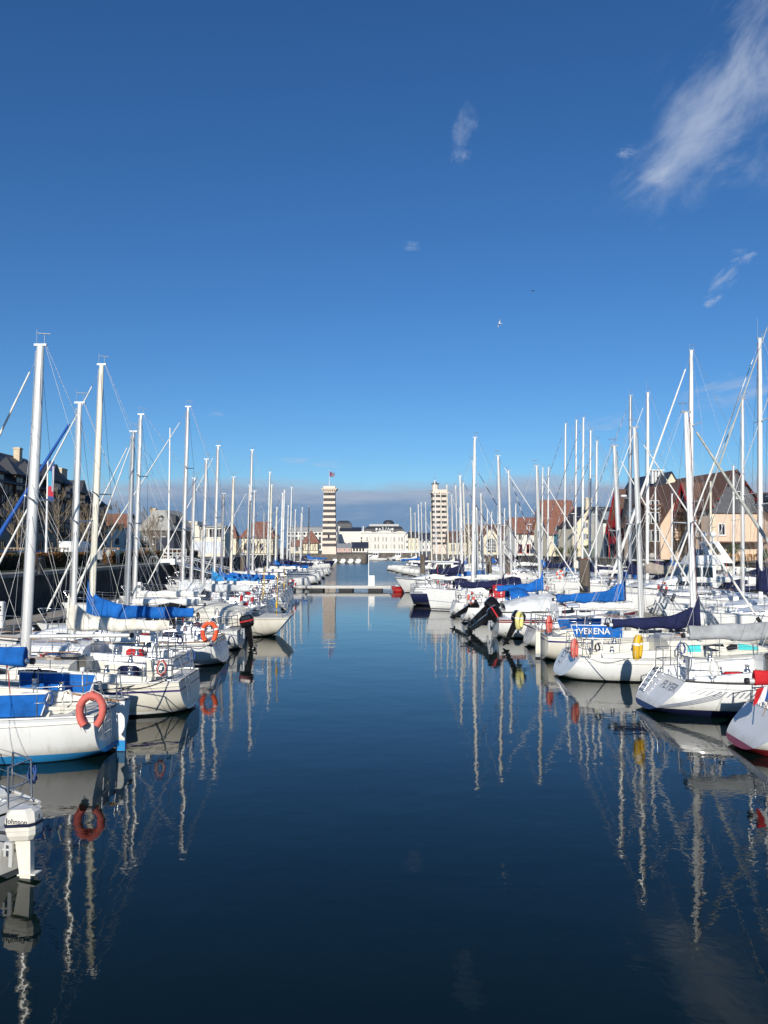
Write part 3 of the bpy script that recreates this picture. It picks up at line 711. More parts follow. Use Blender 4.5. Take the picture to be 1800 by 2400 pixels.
def far_small():
    r, f = house('house', 'small white house with navy slate roof in front of the casino', PX(843,1290,300).x, 302, 6.0, 5, 4.2, 6.1, 'x', render_white, slate_blue, .4)
    for u in (-2.2,-1.0,.2,1.4): window(r, '-y', u, .5, .7, 1.0, 2.5, timber_brown)
    r, f = house('house', 'pinkish low building with grey roof between tower and casino', PX(806,1290,290).x, 292, 5.6, 5, 4.1, 5.5, 'x', mat('pink_render',(.55,.36,.30),.9), mat('grey_roof',(.24,.25,.26),.7), .2)
    for u in (-1.6,.2,2.0): window(r, '-y', u, .5, .6, .9, 2.5, white_paint)
    MB().bbox(PX(862,1290,262).x, PX(985,1290,262).x, 268.2, 269.0, QZ, QZ+.75, .1).build('parapet', white_paint, label='long white parapet along the far quay under the casino', cat='wall')
    # distant houses up the river on the right
    walls = [render_white, render_cream, infill, stone_casino]
    rf = [slate, tile_red, slate_blue, tile_brown]
    random.seed(21)
    spots = [(962,420),(974,400),(988,430),(1000,390),(1062,430),(1077,410),(1206,330),(1216,300),(1224,345),(1234,310),(1243,350),(1252,330),(1212,380),(1262,300)]
    sides = ['just right of the casino','second right of the casino','third right of the casino','left of the taller striped tower','right of the taller striped tower','beyond the arched hall roof, left of it','farthest left upriver','lower front row upriver','second row upriver','middle of the upriver row','upper row upriver','behind the small red roof','rear of the upriver row','rightmost upriver']
    for i, (px, Y) in enumerate(spots):
        w = random.uniform(6,9); e = random.uniform(7,10); 
        wn = {0:'white',1:'cream',2:'beige',3:'pale stone'}[i % 4]; rn = {0:'slate',1:'red tile',2:'navy slate',3:'brown tile'}[(i*3+1) % 4]
        r, f = house('town_house', '%s distant town house with %s roof, %s' % (wn, rn, sides[i]), PX(px,1284,Y).x, Y, w, 8, e+random.uniform(0,2), e+4.5, 'x' if i % 2 else 'y', walls[i % 4], rf[(i*3+1) % 4], .3, group='distant town houses')
        for u in (-.3,0,.3):
            for z in (1.2,4.2): window(r, '-y', u*w, z, 1.0, 1.6, 4.0, white_paint, pane_m, 1, False)
far_small()

# ------------------------------------------------------------------ right bank houses
def right_bank():
    RZ = 10.0
    # H1 grey gable over peach
    r, f = house('gabled_house', 'tall house with grey slate-hung gable over peach wall, brown tiled roof', 46.7, 111.5, 7.2, 14, 9.8, 14.5, 'y', render_peach, tile_brown, .55, rz=RZ)
    MB().prism([(-3.66,6.4),(3.66,6.4),(3.66,7.5),(0,12.12),(-3.66,7.5)], -7.06, -6.9).build('slate_hanging', render_grey, r)
    window(r, '-y', .35, 8.4, .75, 1.0, 7.07, white_paint, pane_m, 0)
    MB().box(-3.7,3.7,-7.12,-7.05,6.32,6.42).build('band', timber_brown, r)
    bt = MB().box(-.07,.07,-.55,.0,-.1,.1).mesh('purlin_end', timber_red)
    for k in range(5):
        for sg in (-1,1): obj('purlin_end', bt, f, (sg*(.5+k*.78), -7.05, 12.0-(.5+k*.78)*1.305))
    MB().box(-5.2,3.6,-8.8,-7.1,2.35,2.55).build('canopy', tile_brown, r)
    window(r, '-y', -2.2, 3.4, 1.0, 1.6, 7.0, white_paint); 
    qn = MB().box(-.2,.2,-.05,0,0,.28).mesh('quoin', render_cream)
    for k in range(12): obj('quoin', qn, r, (-3.4+(.12 if k % 2 else 0), -7.0, 2.6+k*.31))
    # right wing with dark mansard and balconies
    r, f = house('gabled_house', 'dark balconied wing right of the grey gable, blue awning below', 54.5, 108, 7.5, 11, 8.2, 11.4, 'x', render_peach, slate, .5, rz=RZ)
    balcony(r, '-y', -.6, 5.2, 6.6, 1.3, 5.5, timber_brown, 1.0, True)
    for u in (-2.6,-.6,1.4): window(r, '-y', u, 5.5, 1.1, 1.9, 5.5, timber_brown); window(r, '-y', u, 2.9, 1.1, 1.7, 5.5, timber_brown)
    for u in (-2,1.2): dormer(r, 4.2, u, 6.6, 1.5, 1.6, 1.0, 2.0, slate, timber_grey, '-y', False)
    aw = MB().loft([[(-3.6,-5.5,2.9),(3.4,-5.5,2.9),(3.4,-5.5,2.8),(-3.6,-5.5,2.8)],[(-3.6,-7.9,2.25),(3.4,-7.9,2.25),(3.4,-7.9,2.0),(-3.6,-7.9,2.0)]], smooth=False).build('awning', cloth('blue'), r)
    r, f = house('gabled_house', 'brown tiled house at the far right edge behind the grey gable', 57.5, 121, 12, 10, 9.0, 12.6, 'x', render_peach, tile_brown, .5, rz=RZ)
    dormer(r, 4.2, -2.2, 6.8, 1.4, 1.4, 1.2, 2, tile_brown, timber_brown, '-y', False); dormer(r, 4.2, 1.4, 6.8, 1.4, 1.4, 1.2, 2, tile_brown, timber_brown, '-y', False)
    # H1 left wing: balconied gable towards the water
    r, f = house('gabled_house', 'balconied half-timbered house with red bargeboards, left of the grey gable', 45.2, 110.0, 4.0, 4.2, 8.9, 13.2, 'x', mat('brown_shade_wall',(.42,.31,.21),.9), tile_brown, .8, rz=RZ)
    for z in (3.2,6.0): balcony(r, '-y', -.2, z, 3.6, 1.2, 2.1, timber_brown, 1.0, True); balcony(r, '-x', 0, z, 3.6, 1.2, 2.0, timber_brown, 1.0, True)
    for z in (3.4,6.2,.6):
        for u in (-1.2,.4): window(r, '-y', u, z, .95, 1.9, 2.1, white_paint)
        for u in (-1.1,.5): window(r, '-x', u, z, .9, 1.8, 2.0, timber_brown)
    for sg in (-1,1):
        MB().loft([[(-2.9,0,10.95),(-2.74,0,10.95),(-2.74,0,10.5),(-2.9,0,10.5)],[(-2.9,sg*2.95,5.2),(-2.74,sg*2.95,5.2),(-2.74,sg*2.95,4.75),(-2.9,sg*2.95,4.75)]], smooth=False).build('bargeboard', timber_red, f)
    timbers(r, '-y', 2.12, -1.9, 1.9, 5.4, 8.0, 4, 1, timber_brown)
    # H2 peach swoop
    r, f = house('gabled_house', 'peach house with steep sweeping brown roof and glazed dormer', 43.3, 118, 8.2, 11, 7.8, 13.7, 'y', render_peach, tile_brown, .5, rz=RZ)
    window(r, '-y', 1.5, 7.4, .7, .9, 5.5, white_paint); balcony(r, '-y', .6, 1.9, 6.0, 1.2, 5.5, timber_brown, .9, False)
    MB().loft([[(-5.4,-3.2,5.9),(-3.0,-3.2,5.9),(-3.0,2,5.9),(-5.4,2,5.9)],[(-4.0,-3.0,8.3),(-2.0,-3.0,8.3),(-2.0,2,8.3),(-4.0,2,8.3)]], smooth=False).build('glazed_dormer', mat('roof_glazing',(.25,.32,.34),.15,0,.1,2), f)
    r, f = house('gabled_house', 'cream gable with navy slate roof rising behind the peach house', 48.2, 139, 6.4, 14, 11.8, 17.0, 'y', render_cream, slate_blue, .4, rz=RZ)
    ch = MB()
    for k in range(4): ch.box(-1.6+k*.6,-1.3+k*.6,-3.6,-3.1,13.0,15.3)
    ch.box(-1.8,.7,-3.8,-2.9,15.3,15.5).build('chimney', white_paint, f)
    # half-timbered stair tower
    r, f = house('stair_tower', 'narrow half-timbered tower with white arched glazing and small brown roof', 38.9, 113.5, 2.5, 3.0, 10.2, 11.3, 'x', timber_brown, tile_brown, .25, rz=RZ, cat='tower')
    for j, z in enumerate((2.6,5.2,7.3)):
        for u in (-.8,0,.8): window(r, '-y', u*.92, z, .55, 1.7 if j < 2 else 1.3, 1.5, white_paint, pane_m, 0, False)
    lt = MB()
    for k in range(14):
        for sg in (-1,1): lt.box(sg*1.2-.05,sg*1.2+.05,-1.56,-1.5,1.4+k*.5,1.65+k*.5)
    lt.build('studs', infill, r)
    # H3 red timber gable
    r, f = house('gabled_house', 'house with bright red timber gable and red balconies towards the water', 42.0, 130.5, 4.2, 5.0, 8.6, 13.8, 'x', timber_red, tile_brown, .9, rz=RZ)
    for z in (2.6,5.3): balcony(r, '-y', -.4, z, 3.8, 1.1, 2.5, timber_red, 1.0, True); balcony(r, '-x', 0, z, 4.2, 1.2, 2.1, timber_red, 1.0, True)
    for z in (2.8,5.5,.5):
        for u in (-1.0,.8): window(r, '-y', u, z, .9, 1.8, 2.5, timber_red)
    for sg in (-1,1):
        MB().loft([[(-3.06,0,11.6),(-2.8,0,11.6),(-2.8,0,11.1),(-3.06,0,11.1)],[(-3.06,sg*3.45,4.6),(-2.8,sg*3.45,4.6),(-2.8,sg*3.45,4.1),(-3.06,sg*3.45,4.1)]], smooth=False).build('bargeboard', timber_red, f)
    r, f = house('gabled_house', 'grey-blue timber gable house between the red gable and the peach house', 40.6, 122.0, 3.0, 3.4, 8.8, 13.4, 'x', timber_grey, slate, .7, rz=RZ)
    for z in (2.6,5.3): window(r, '-y', 0, z, 1.6, 1.8, 1.7, white_paint); balcony(r, '-y', 0, z-.1, 2.6, .9, 1.7, timber_grey, 1.0, False)
    # H4 white with navy roof
    r, f = house('terraced_house', 'white balconied house with dark slate roof between cream and red houses', 42.9, 146, 6.2, 7, 9.0, 11.6, 'x', render_white, slate, .4, rz=RZ)
    MB().box(-3.2,3.2,-3.9,-3.5,6.9,8.4).build('grey_attic', timber_grey, r)
    for z in (2.4,4.6): balcony(r, '-y', 0, z, 5.6, 1.0, 3.5, white_paint, 1.0, False)
    for z in (2.5,4.7,.3):
        for u in (-2,0,2): window(r, '-y', u, z, 1.0, 1.7, 3.5, timber_grey)
    # H5 cream with shutters
    r, f = house('cream_house', 'cream gabled house with grey-blue shutters and tall chimney', 39.3, 152, 7.4, 7, 8.0, 12.0, 'y', render_cream, slate, .15, rz=RZ)
    chimney(f, -.2, -3.0, 8.6, 11.4, 1.2, .7, render_cream)
    for z in (1.0,3.3,5.5):
        for u in (-.6,1.9): window(r, '-y', u, z, .85, 1.15, 3.5, white_paint, pane_m, 1, True, timber_grey)
    for z in (2.2,4.4,5.6): window(r, '-y', -2.9, z, .4, .5, 3.5, white_paint, pane_m, 0)
    MB().box(-3.5,3.4,-7.6,-7.4,0,1.6).build('fence_panel', mat('green_grey_fence',(.14,.17,.14),.8), r)
    # H6 red roof blue balcony
    r, f = house('gabled_house', 'steep red tiled house with blue timber balconies on the right bank', 35.6, 160, 6.2, 8, 7.6, 13.8, 'x', render_cream, tile_red, .6, rz=RZ)
    for z in (2.4,4.5): balcony(r, '-y', .2, z, 4.2, 1.3, 4.0, timber_blue, 1.0, True)
    MB().box(-2.0,2.4,-4.12,-4.02,2.0,5.3).build('blue_boarding', timber_blue, r)
    for z in (2.5,4.6):
        for u in (-1.0,.9): window(r, '-y', u, z, .9, 1.6, 4.13, timber_blue)
    r, f = house('gabled_house', 'small red roofed white house at the end of the right bank row', 31.8, 176, 6.0, 7, 7.6, 10.8, 'x', render_white, tile_red, .5, rz=RZ)
    for u in (-2,0,2): window(r, '-y', u, 3.4, .9, 1.4, 3.5, white_paint); window(r, '-y', u, .6, 1.0, 1.9, 3.5, timber_red)
    # hall with arched gable
    c = PX(1151,1284,194)
    r, f = house('arched_hall', 'low red roofed hall with big arched window in its cream gable', c.x, 199, 11.2, 9, 6.2, 9.9, 'x', render_cream, tile_brown, .4, cat='building')
    g = MB().prism([(-2.0,0),(2.0,0),(2.0,4.1),(.35,6.3),(-.35,6.3),(-2.0,4.1)], -5.3, -4.4).build('gable', render_cream, r)
    arc = [(1.15*math.cos(math.pi*k/12), 2.9+1.15*math.sin(math.pi*k/12)) for k in range(13)]
    MB().prism(([(1.15,.6)]+arc+[(-1.15,.6)])[::-1], -5.34, -5.28).build('arched_window', pane_m, g)
    bars = MB()
    for k in range(-2,3): bars.box(k*.45-.05,k*.45+.05,-5.39,-5.34,.6,2.9+math.sqrt(max(0,1.3-(k*.45)**2)))
    for z in (1.3,2.0,2.9): bars.box(-1.15,1.15,-5.385,-5.345,z-.05,z+.05)
    bars.build('glazing_bars', white_paint, g)
    timbers(r, '-y', 4.5, -5.5,-2.2, 1.7, 3.6, 4, 1, timber_brown, False, .14)
    for u in (-4.6,-3.2,3.4,4.7): window(r, '-y', u, 1.0, .8, 1.6, 4.5, timber_brown)
    r, f = house('arched_hall', 'small red roofed wing left of the arched hall', c.x-8.2, 200, 4.6, 7, 5.6, 8.2, 'x', render_cream, tile_brown, .3, cat='building')
    for u in (-1.2,.8): window(r, '-y', u, 1.0, .8, 1.6, 3.5, timber_brown)
right_bank()
# ------------------------------------------------------------------ boats
def lerp(a, b, t): return a+(b-a)*t
class Hull:
    """Lines of one hull; local x runs from the stern (0) to the stem (L), z up from the waterline."""
    def __init__(s, L, B, fb, ws=.72, stern='reverse', rake=.35, bowrake=.7, keel=.45, sheer=.28, motor=False):
        s.L, s.B, s.fb, s.ws, s.stern, s.rake, s.bowrake, s.keel, s.sheer, s.motor = L, B, fb, ws, stern, rake, bowrake, keel, sheer, motor
    def hb(s, t):
        if t < .42: q = s.ws+(1-s.ws)*math.sin(math.pi/2*t/.42)
        else: u = (t-.42)/.58; q = (1-u**(2.6 if s.motor else 2.1))**(.8 if s.motor else .92) if u < 1 else 0
        return max(.012, q*s.B/2)
    def zs(s, t): return s.fb*(1+s.sheer*max(0,(t-.25)/.75)**1.7+.03*(1-t))
    def zb(s, t):
        z = -s.keel
        if t < .3: z += (s.keel+(.06 if s.stern != 'scow' else -.15))*(1-t/.3)**1.6
        if t > .8: z += s.keel*.9*((t-.8)/.2)**1.4
        return z
    def pt(s, t, q):           # q 0..1 from keel to sheer
        a = q*math.pi/2; b = s.hb(t); zb, zs = s.zb(t), s.zs(t)
        e = lerp(.62, 1.15, max(0,(t-.45)/.55))
        y = b*math.sin(a)**e; z = zb+(zs-zb)*(1-math.cos(a)**1.05)**lerp(1.0,.9,t)
        x = t*(s.L-s.bowrake)
        k = (z)/max(.2, zs)
        if t < .2:
            f = (1-t/.2)**1.3
            x += f*(-s.rake*k if s.stern == 'raked' else s.rake*k if s.stern == 'reverse' else 0)
        if t > .7: x += s.bowrake*max(-.3,k)*((t-.7)/.3)**1.2
        return x, y, z
    def sheer_pt(s, t, sgn=1, inset=0, dz=0):
        x, y, z = s.pt(t, 1); return Vector((x, sgn*max(.0,y-inset), z+dz))
    def t_at(s, x):             # station whose sheer point lies at x
        lo, hi = 0., 1.
        for _ in range(24):
            m_ = (lo+hi)/2
            if s.pt(m_,1)[0] < x: lo = m_
            else: hi = m_
        return (lo+hi)/2
def hull_mesh(h, n=18, k=9):
    mb = MB(); uv = []
    ts = [(i/(n-1))**.9 for i in range(n)]
    for t in ts:
        row = [h.pt(t, j/k) for j in range(k, -1, -1)]
        full = [(x, y, z) for x, y, z in row]+[(x, -y, z) for x, y, z in row[-2::-1]]
        zs = h.zs(t)
        mb.v += full; uv += [(p[0], zs-p[2]) for p in full]
    w = 2*k+1
    for i in range(n-1):
        for j in range(w-1):
            a = i*w+j; mb.f.append((a, a+1, a+w+1, a+w)); mb.mi.append(0); mb.sm.append(True)
    base = len(mb.v); tr = mb.v[:w]; mb.v += tr; uv += uv[:w]
    mb.f.append(tuple(range(base+w-1, base-1, -1))); mb.mi.append(0); mb.sm.append(False)
    mb.uv = uv
    return mb
def deck_mesh(h, ck=None, n=16):
    mb = MB(); xs = sorted(set([i/(n-1) for i in range(n)] + ([ck[0], ck[1]] if ck else [])))
    rows = []
    for t in xs:
        p = h.sheer_pt(t); w = min(ck[2], p.y*.8) if ck else p.y*.4
        rows.append([(p.x,p.y,p.z),(p.x,w,p.z+.03),(p.x,-w,p.z+.03),(p.x,-p.y,p.z)])
    mb.v = [q for r in rows for q in r]
    for i in range(len(xs)-1):
        for j in range(3):
            if ck and j == 1 and xs[i] >= ck[0]-1e-6 and xs[i+1] <= ck[1]+1e-6: continue
            a = i*4+j; mb.f.append((a, a+4, a+5, a+1)); mb.mi.append(0); mb.sm.append(False)
    return mb
def cabin_mesh(h, x0, x1, wf, ht, front=.42, camber=.06, n=9, rear_slope=0.0):
    mb = MB(); rings = []; prof = []
    for i in range(n):
        u = i/(n-1); x = lerp(x0, x1, u); t = h.t_at(x); b = h.sheer_pt(t).y; z0 = h.zs(t)+.02
        w = min(wf, b*.74); f = 1.0 if u < 1-front else max(.06, 1-((u-(1-front))/front)**1.35)
        hh = ht*f; xx = x-rear_slope if i == 0 else x
        w0 = w*lerp(1, .62, max(0,(u-.4)/.6)**1.5)
        rings.append([(x,w0,z0-.05),(x,w0*.94,z0+hh*.72),(x,w0*.80,z0+hh),(x,w0*.4,z0+hh+camber*.8*f),(x,0,z0+hh+camber*f),(x,-w0*.4,z0+hh+camber*.8*f),(x,-w0*.80,z0+hh),(x,-w0*.94,z0+hh*.72),(x,-w0,z0-.05)])
        prof.append((x, w0, z0, hh))
    mb.loft(rings, smooth=False); return mb, prof
def prof_at(prof, x):
    for a, b in zip(prof, prof[1:]):
        if a[0] <= x <= b[0]+1e-6:
            u = (x-a[0])/(b[0]-a[0]); return tuple(lerp(p, q, u) for p, q in zip(a, b))
    return prof[-1] if x > prof[-1][0] else prof[0]
def side_window(prof, x0, x1, lo, hi, sgn, mat_, parent, name='window', rnd=True, frame=None):
    def ring(e, d):
        out = []; n = 5
        xs = [lerp(x0-e, x1+e, i/(n-1)) for i in range(n)]
        bot, top = [], []
        for i, x in enumerate(xs):
            _, w, z, hh = prof_at(prof, min(max(x, prof[0][0]), prof[-1][0]))
            sq = .3*(hi-lo)/2 if (rnd and i in (0, n-1)) else 0
            for arr, q in ((bot, lo+sq), (top, hi-sq)):
                qq = q+(-e if arr is bot else e)/max(.1,hh)
                arr.append((x, sgn*(w*(1-.06*qq/.72)+d), z+hh*qq))
        return bot+top[::-1]
    r = ring(0, .012); b = MB(); idx = tuple(range(len(r)))
    b.add(r, [idx if sgn < 0 else idx[::-1]])
    o = b.build(name, mat_, parent)
    if frame:
        r2 = ring(.03, .006); MB().add(r2, [idx if sgn < 0 else idx[::-1]]).build('window_frame', frame, o)
    return o
def ellipse_mast(z0, z1, r, rake, x, n=8):
    # taller than wide section, slight taper at the head
    mb = MB(); rings = []
    for q, f in ((0,1),(.5,1),(.8,.93),(1,.72)):
        z = lerp(z0,z1,q); xx = x-rake*(z-z0)
        rings.append([(xx+1.3*r*f*math.cos(a), .85*r*f*math.sin(a), z) for a in [2*math.pi*j/n for j in range(n)]])
    return mb.loft(rings)
def cover_mesh(x0, x1, z, fin, tail, w=.15, droop=.04, seed=0, rise=.0):
    """folded mainsail under its cover: tall fin at the mast (x1), thin tail at the boom end (x0)."""
    rn = random.Random(seed); mb = MB(); rings = []; n = 34
    for i in range(n):
        u = i/(n-1); x = lerp(x1, x0, u)
        top = tail+(fin-tail)*math.exp(-u*9)*(1 if u < .6 else 1)+.22*(1-u)*.6
        top *= 1+.05*math.sin(u*23+seed)
        bot = -.10-.05*math.sin(u*math.pi)-droop*math.sin(u*17+seed)
        ww = w*(1-.45*u)*(1+.08*math.sin(u*19+seed*2)); zz = z+rise*u
        rg = []
        for a in range(16):
            th = 2*math.pi*a/16; cz = math.sin(th); 
            hgt = zz+(top*cz if cz > 0 else -bot*cz)
            wd = ww*math.cos(th)*(1-.45*max(0,cz)*(1 if u < .3 else .5))
            nn = mnoise.noise(Vector((x*2.2+hgt*2.5,hgt*3.0-x*1.2,seed+math.copysign(1,wd))))*.032+mnoise.noise(Vector((x*6,hgt*5,seed)))*.012
            rg.append((x, wd+math.copysign(nn,wd), hgt+nn*.6))
        rings.append(rg)
    return mb.loft(rings)
def furled(a, b, r, matx, parent, name='furled_genoa', n=26):
    a, b = Vector(a), Vector(b); mb = MB(); d = b-a; Ln = d.length; d.normalize()
    e1 = Vector((0,1,0)); e1 = (e1-d*e1.dot(d)).normalized(); e2 = d.cross(e1); uv = []; k = 7
    for i in range(n):
        u = i/(n-1); rr = r*(1.0 if u < .15 else lerp(1,.42,(u-.15)/.85))*(1+.07*math.sin(i*2.1))
        if u < .03: rr *= .6
        for j in range(k):
            th = 2*math.pi*j/k; mb.v.append(tuple(a+d*(Ln*u)+e1*math.cos(th)*rr+e2*math.sin(th)*rr)); uv.append((j/k, u*Ln))
    for i in range(n-1):
        for j in range(k):
            p = i*k+j; q = i*k+(j+1)%k; mb.f.append((p,q,q+k,p+k)); mb.mi.append(0); mb.sm.append(True)
    mb.uv = uv
    return mb.build(name, matx, parent)
def seams(par, x0, x1, z, tail, k=3):
    pass
def wire_part(parent, pts, name='shroud', r=.006, m_=None): return MB().tube(pts, r, 4, caps=False).build(name, m_ or wire, parent)

def horseshoe(loc, rot, c, label, s=1.0, inner=None):
    root = empty('lifebuoy', loc, label=label, cat='lifebuoy', group='lifebuoys on the boats'); root.rotation_euler = rot; root.scale = (s,s,s)
    pts = []; 
    for i in range(15):
        a = R(-62+ i*(304)/14); pts.append((.23*math.sin(a-math.pi)*-1, 0, .27*-math.cos(a-math.pi)*1.0))
    pts = [(.23*math.cos(R(-58+296*i/16)), 0, .27*math.sin(R(-58+296*i/16))*(1.35 if math.sin(R(-58+296*i/16)) < 0 else 1)) for i in range(17)]
    mb = MB().tube(pts, .098, 8, ex=.8); mb.build('float', mat('buoy_'+c, C(c), .75, 0, .15, 6, bump=.15, bscale=14), root)
    st = MB()
    for i in (4,8,12):
        p = Vector(pts[i]); t = (Vector(pts[i+1])-Vector(pts[i-1])).normalized()*.03; st.tube([p-t,p+t], .104, 8, ex=.81)
    st.build('reflective_band', inner or decal_white, root)
    MB().tube([Vector(pts[i])*1.36+Vector((0,0,.01*(i % 3))) for i in range(0,17,2)],.008,4).build('grab_rope', rope_w, root)
    MB().tube([(0,0,.3),(.01,0,.52)],.008,4).build('hanging_line', rope_w, root)
    return root
def ring_buoy(loc, rot, c, label, s=1.0):
    root = empty('lifebuoy', loc, label=label, cat='lifebuoy', group='lifebuoys on the boats'); root.rotation_euler = rot; root.scale = (s,s,s)
    n = 20; pts = [(.27*math.cos(2*math.pi*i/n),0,.27*math.sin(2*math.pi*i/n)) for i in range(n+1)]
    MB().tube(pts, .075, 8, caps=False).build('float', mat('buoy_'+c, C(c), .7, 0, .12, 6), root)
    st = MB()
    for i in (2,7,12,17): st.tube([pts[i-1],pts[i],pts[i+1]], .08, 8)
    st.build('reflective_band', decal_white, root)
    gr_ = MB().tube([(.36*math.cos(2*math.pi*i/40)*(1+.04*math.cos(8*math.pi*i/20)),0,.36*math.sin(2*math.pi*i/40)*(1+.04*math.cos(8*math.pi*i/20))) for i in range(41)],.008,4,caps=False).build('grab_rope', rope_w, root); return root
FENDER_N = [0]
def fender(loc, c, label, r=.11, ln=.5):
    root = empty('fender', loc, label=label, cat='fender', group='fenders between the boats')
    MB().tube([(0,0,-ln/2),(0,0,-ln/2+.07),(0,0,ln/2-.07),(0,0,ln/2)], [r*.55,r,r,r*.5], 10).build('body', mat('fender_'+c, C(c), .45, 0, .12, 5), root)
    MB().tube([(0,0,ln/2),(0,0,ln/2+.45)], .012, 4).build('lanyard', rope_w, root); return root
def outboard(loc, rz, tilt, label, dark=True, s=1.0, marks=None, stripe=None):
    """outboard engine; local -x is aft, origin at the clamp, tilt lifts the leg aft."""
    root = empty('outboard_engine', loc, label=label, cat='outboard engine', group='outboard engines'); root.rotation_euler = (0, 0, rz); root.scale = (s,s,s)
    T = Matrix.Rotation(tilt, 4, 'Y')
    me = engine_k if dark else engine_w
    def b(mb, name, m_, par=root):
        mb.v = [tuple(T @ Vector(v)) for v in mb.v]; return mb.build(name, m_, par)
    def rr(x0,x1,w,z,c=.07): return [(x0+c,-w,z),(x1-c,-w,z),(x1,-w+c,z),(x1,w-c,z),(x1-c,w,z),(x0+c,w,z),(x0,w-c,z),(x0,-w+c,z)]
    lower = MB().loft([rr(-.40,.02,.12,.12,.05), rr(-.46,.06,.155,.2), rr(-.47,.07,.16,.27)], smooth=False); b(lower, 'engine_pan', me)
    cowl = MB().loft([rr(-.475,.075,.165,.275), rr(-.48,.07,.168,.42), rr(-.46,.04,.155,.54,.08), rr(-.38,-.02,.11,.60,.07)], smooth=False)
    cw = b(cowl, 'cowl', me)
    if stripe: b(MB().loft([rr(-.484,.08,.172,.34), rr(-.484,.08,.172,.39)], smooth=False), 'cowl_stripe', stripe, cw)
    b(MB().loft([[(-.34,-.055,.14),(-.06,-.055,.14),(-.06,.055,.14),(-.34,.055,.14)],[(-.30,-.05,-.35),(-.09,-.05,-.35),(-.09,.05,-.35),(-.30,.05,-.35)],[(-.27,-.04,-.62),(-.10,-.04,-.62),(-.10,.04,-.62),(-.27,.04,-.62)]], smooth=False), 'leg', me)
    b(MB().box(-.42,-.06,-.1,.1,-.64,-.615).box(-.40,-.08,-.085,.085,-.44,-.42), 'cavitation_plate', me)
    b(MB().tube([(-.36,0,-.76),(-.28,0,-.76),(-.1,0,-.76),(-.02,0,-.76)], [.03,.06,.055,.012], 10).loft([[(-.25,-.02,-.62),(-.1,-.02,-.62),(-.1,.02,-.62),(-.25,.02,-.62)],[(-.24,-.02,-.78),(-.12,-.02,-.78),(-.12,.02,-.78),(-.24,.02,-.78)]], smooth=False).loft([[(-.24,-.012,-.78),(-.1,-.012,-.78),(-.1,.012,-.78),(-.24,.012,-.78)],[(-.26,-.006,-.94),(-.2,-.006,-.94),(-.2,.006,-.94),(-.26,.006,-.94)]], smooth=False), 'lower_unit', me)
    pr = MB()
    for k in range(3):
        a = 2*math.pi*k/3; c, s_ = math.cos(a), math.sin(a)
        pr.add([(-.36,.02*c,-.76+.02*s_),(-.40,.10*c-.05*s_,-.76+.10*s_+.05*c),(-.38,.13*c,-.76+.13*s_),(-.34,.09*c+.05*s_,-.76+.09*s_-.05*c)],[(0,1,2,3),(3,2,1,0)])
    b(pr, 'propeller', alu_g)
    MB().box(-.06,.0,-.13,-.09,-.28,.06).box(-.06,.0,.09,.13,-.28,.06).box(-.06,.08,-.13,.13,.0601,.1).box(.05,.09,-.13,-.09,-.12,.06).box(.05,.09,.09,.13,-.12,.06).tube([(.14,-.11,-.02),(.0,-.11,-.02)],.02,6).tube([(.14,.11,-.02),(.0,.11,-.02)],.02,6).build('clamp_bracket', alu if not dark else alu_g, root)
    b(MB().tube([(.05,0,.2),(.35,.02,.24),(.5,.02,.25)], [.03,.025,.032], 8), 'tiller', rubber)
    if marks: marks(root, cw, T)
    return root

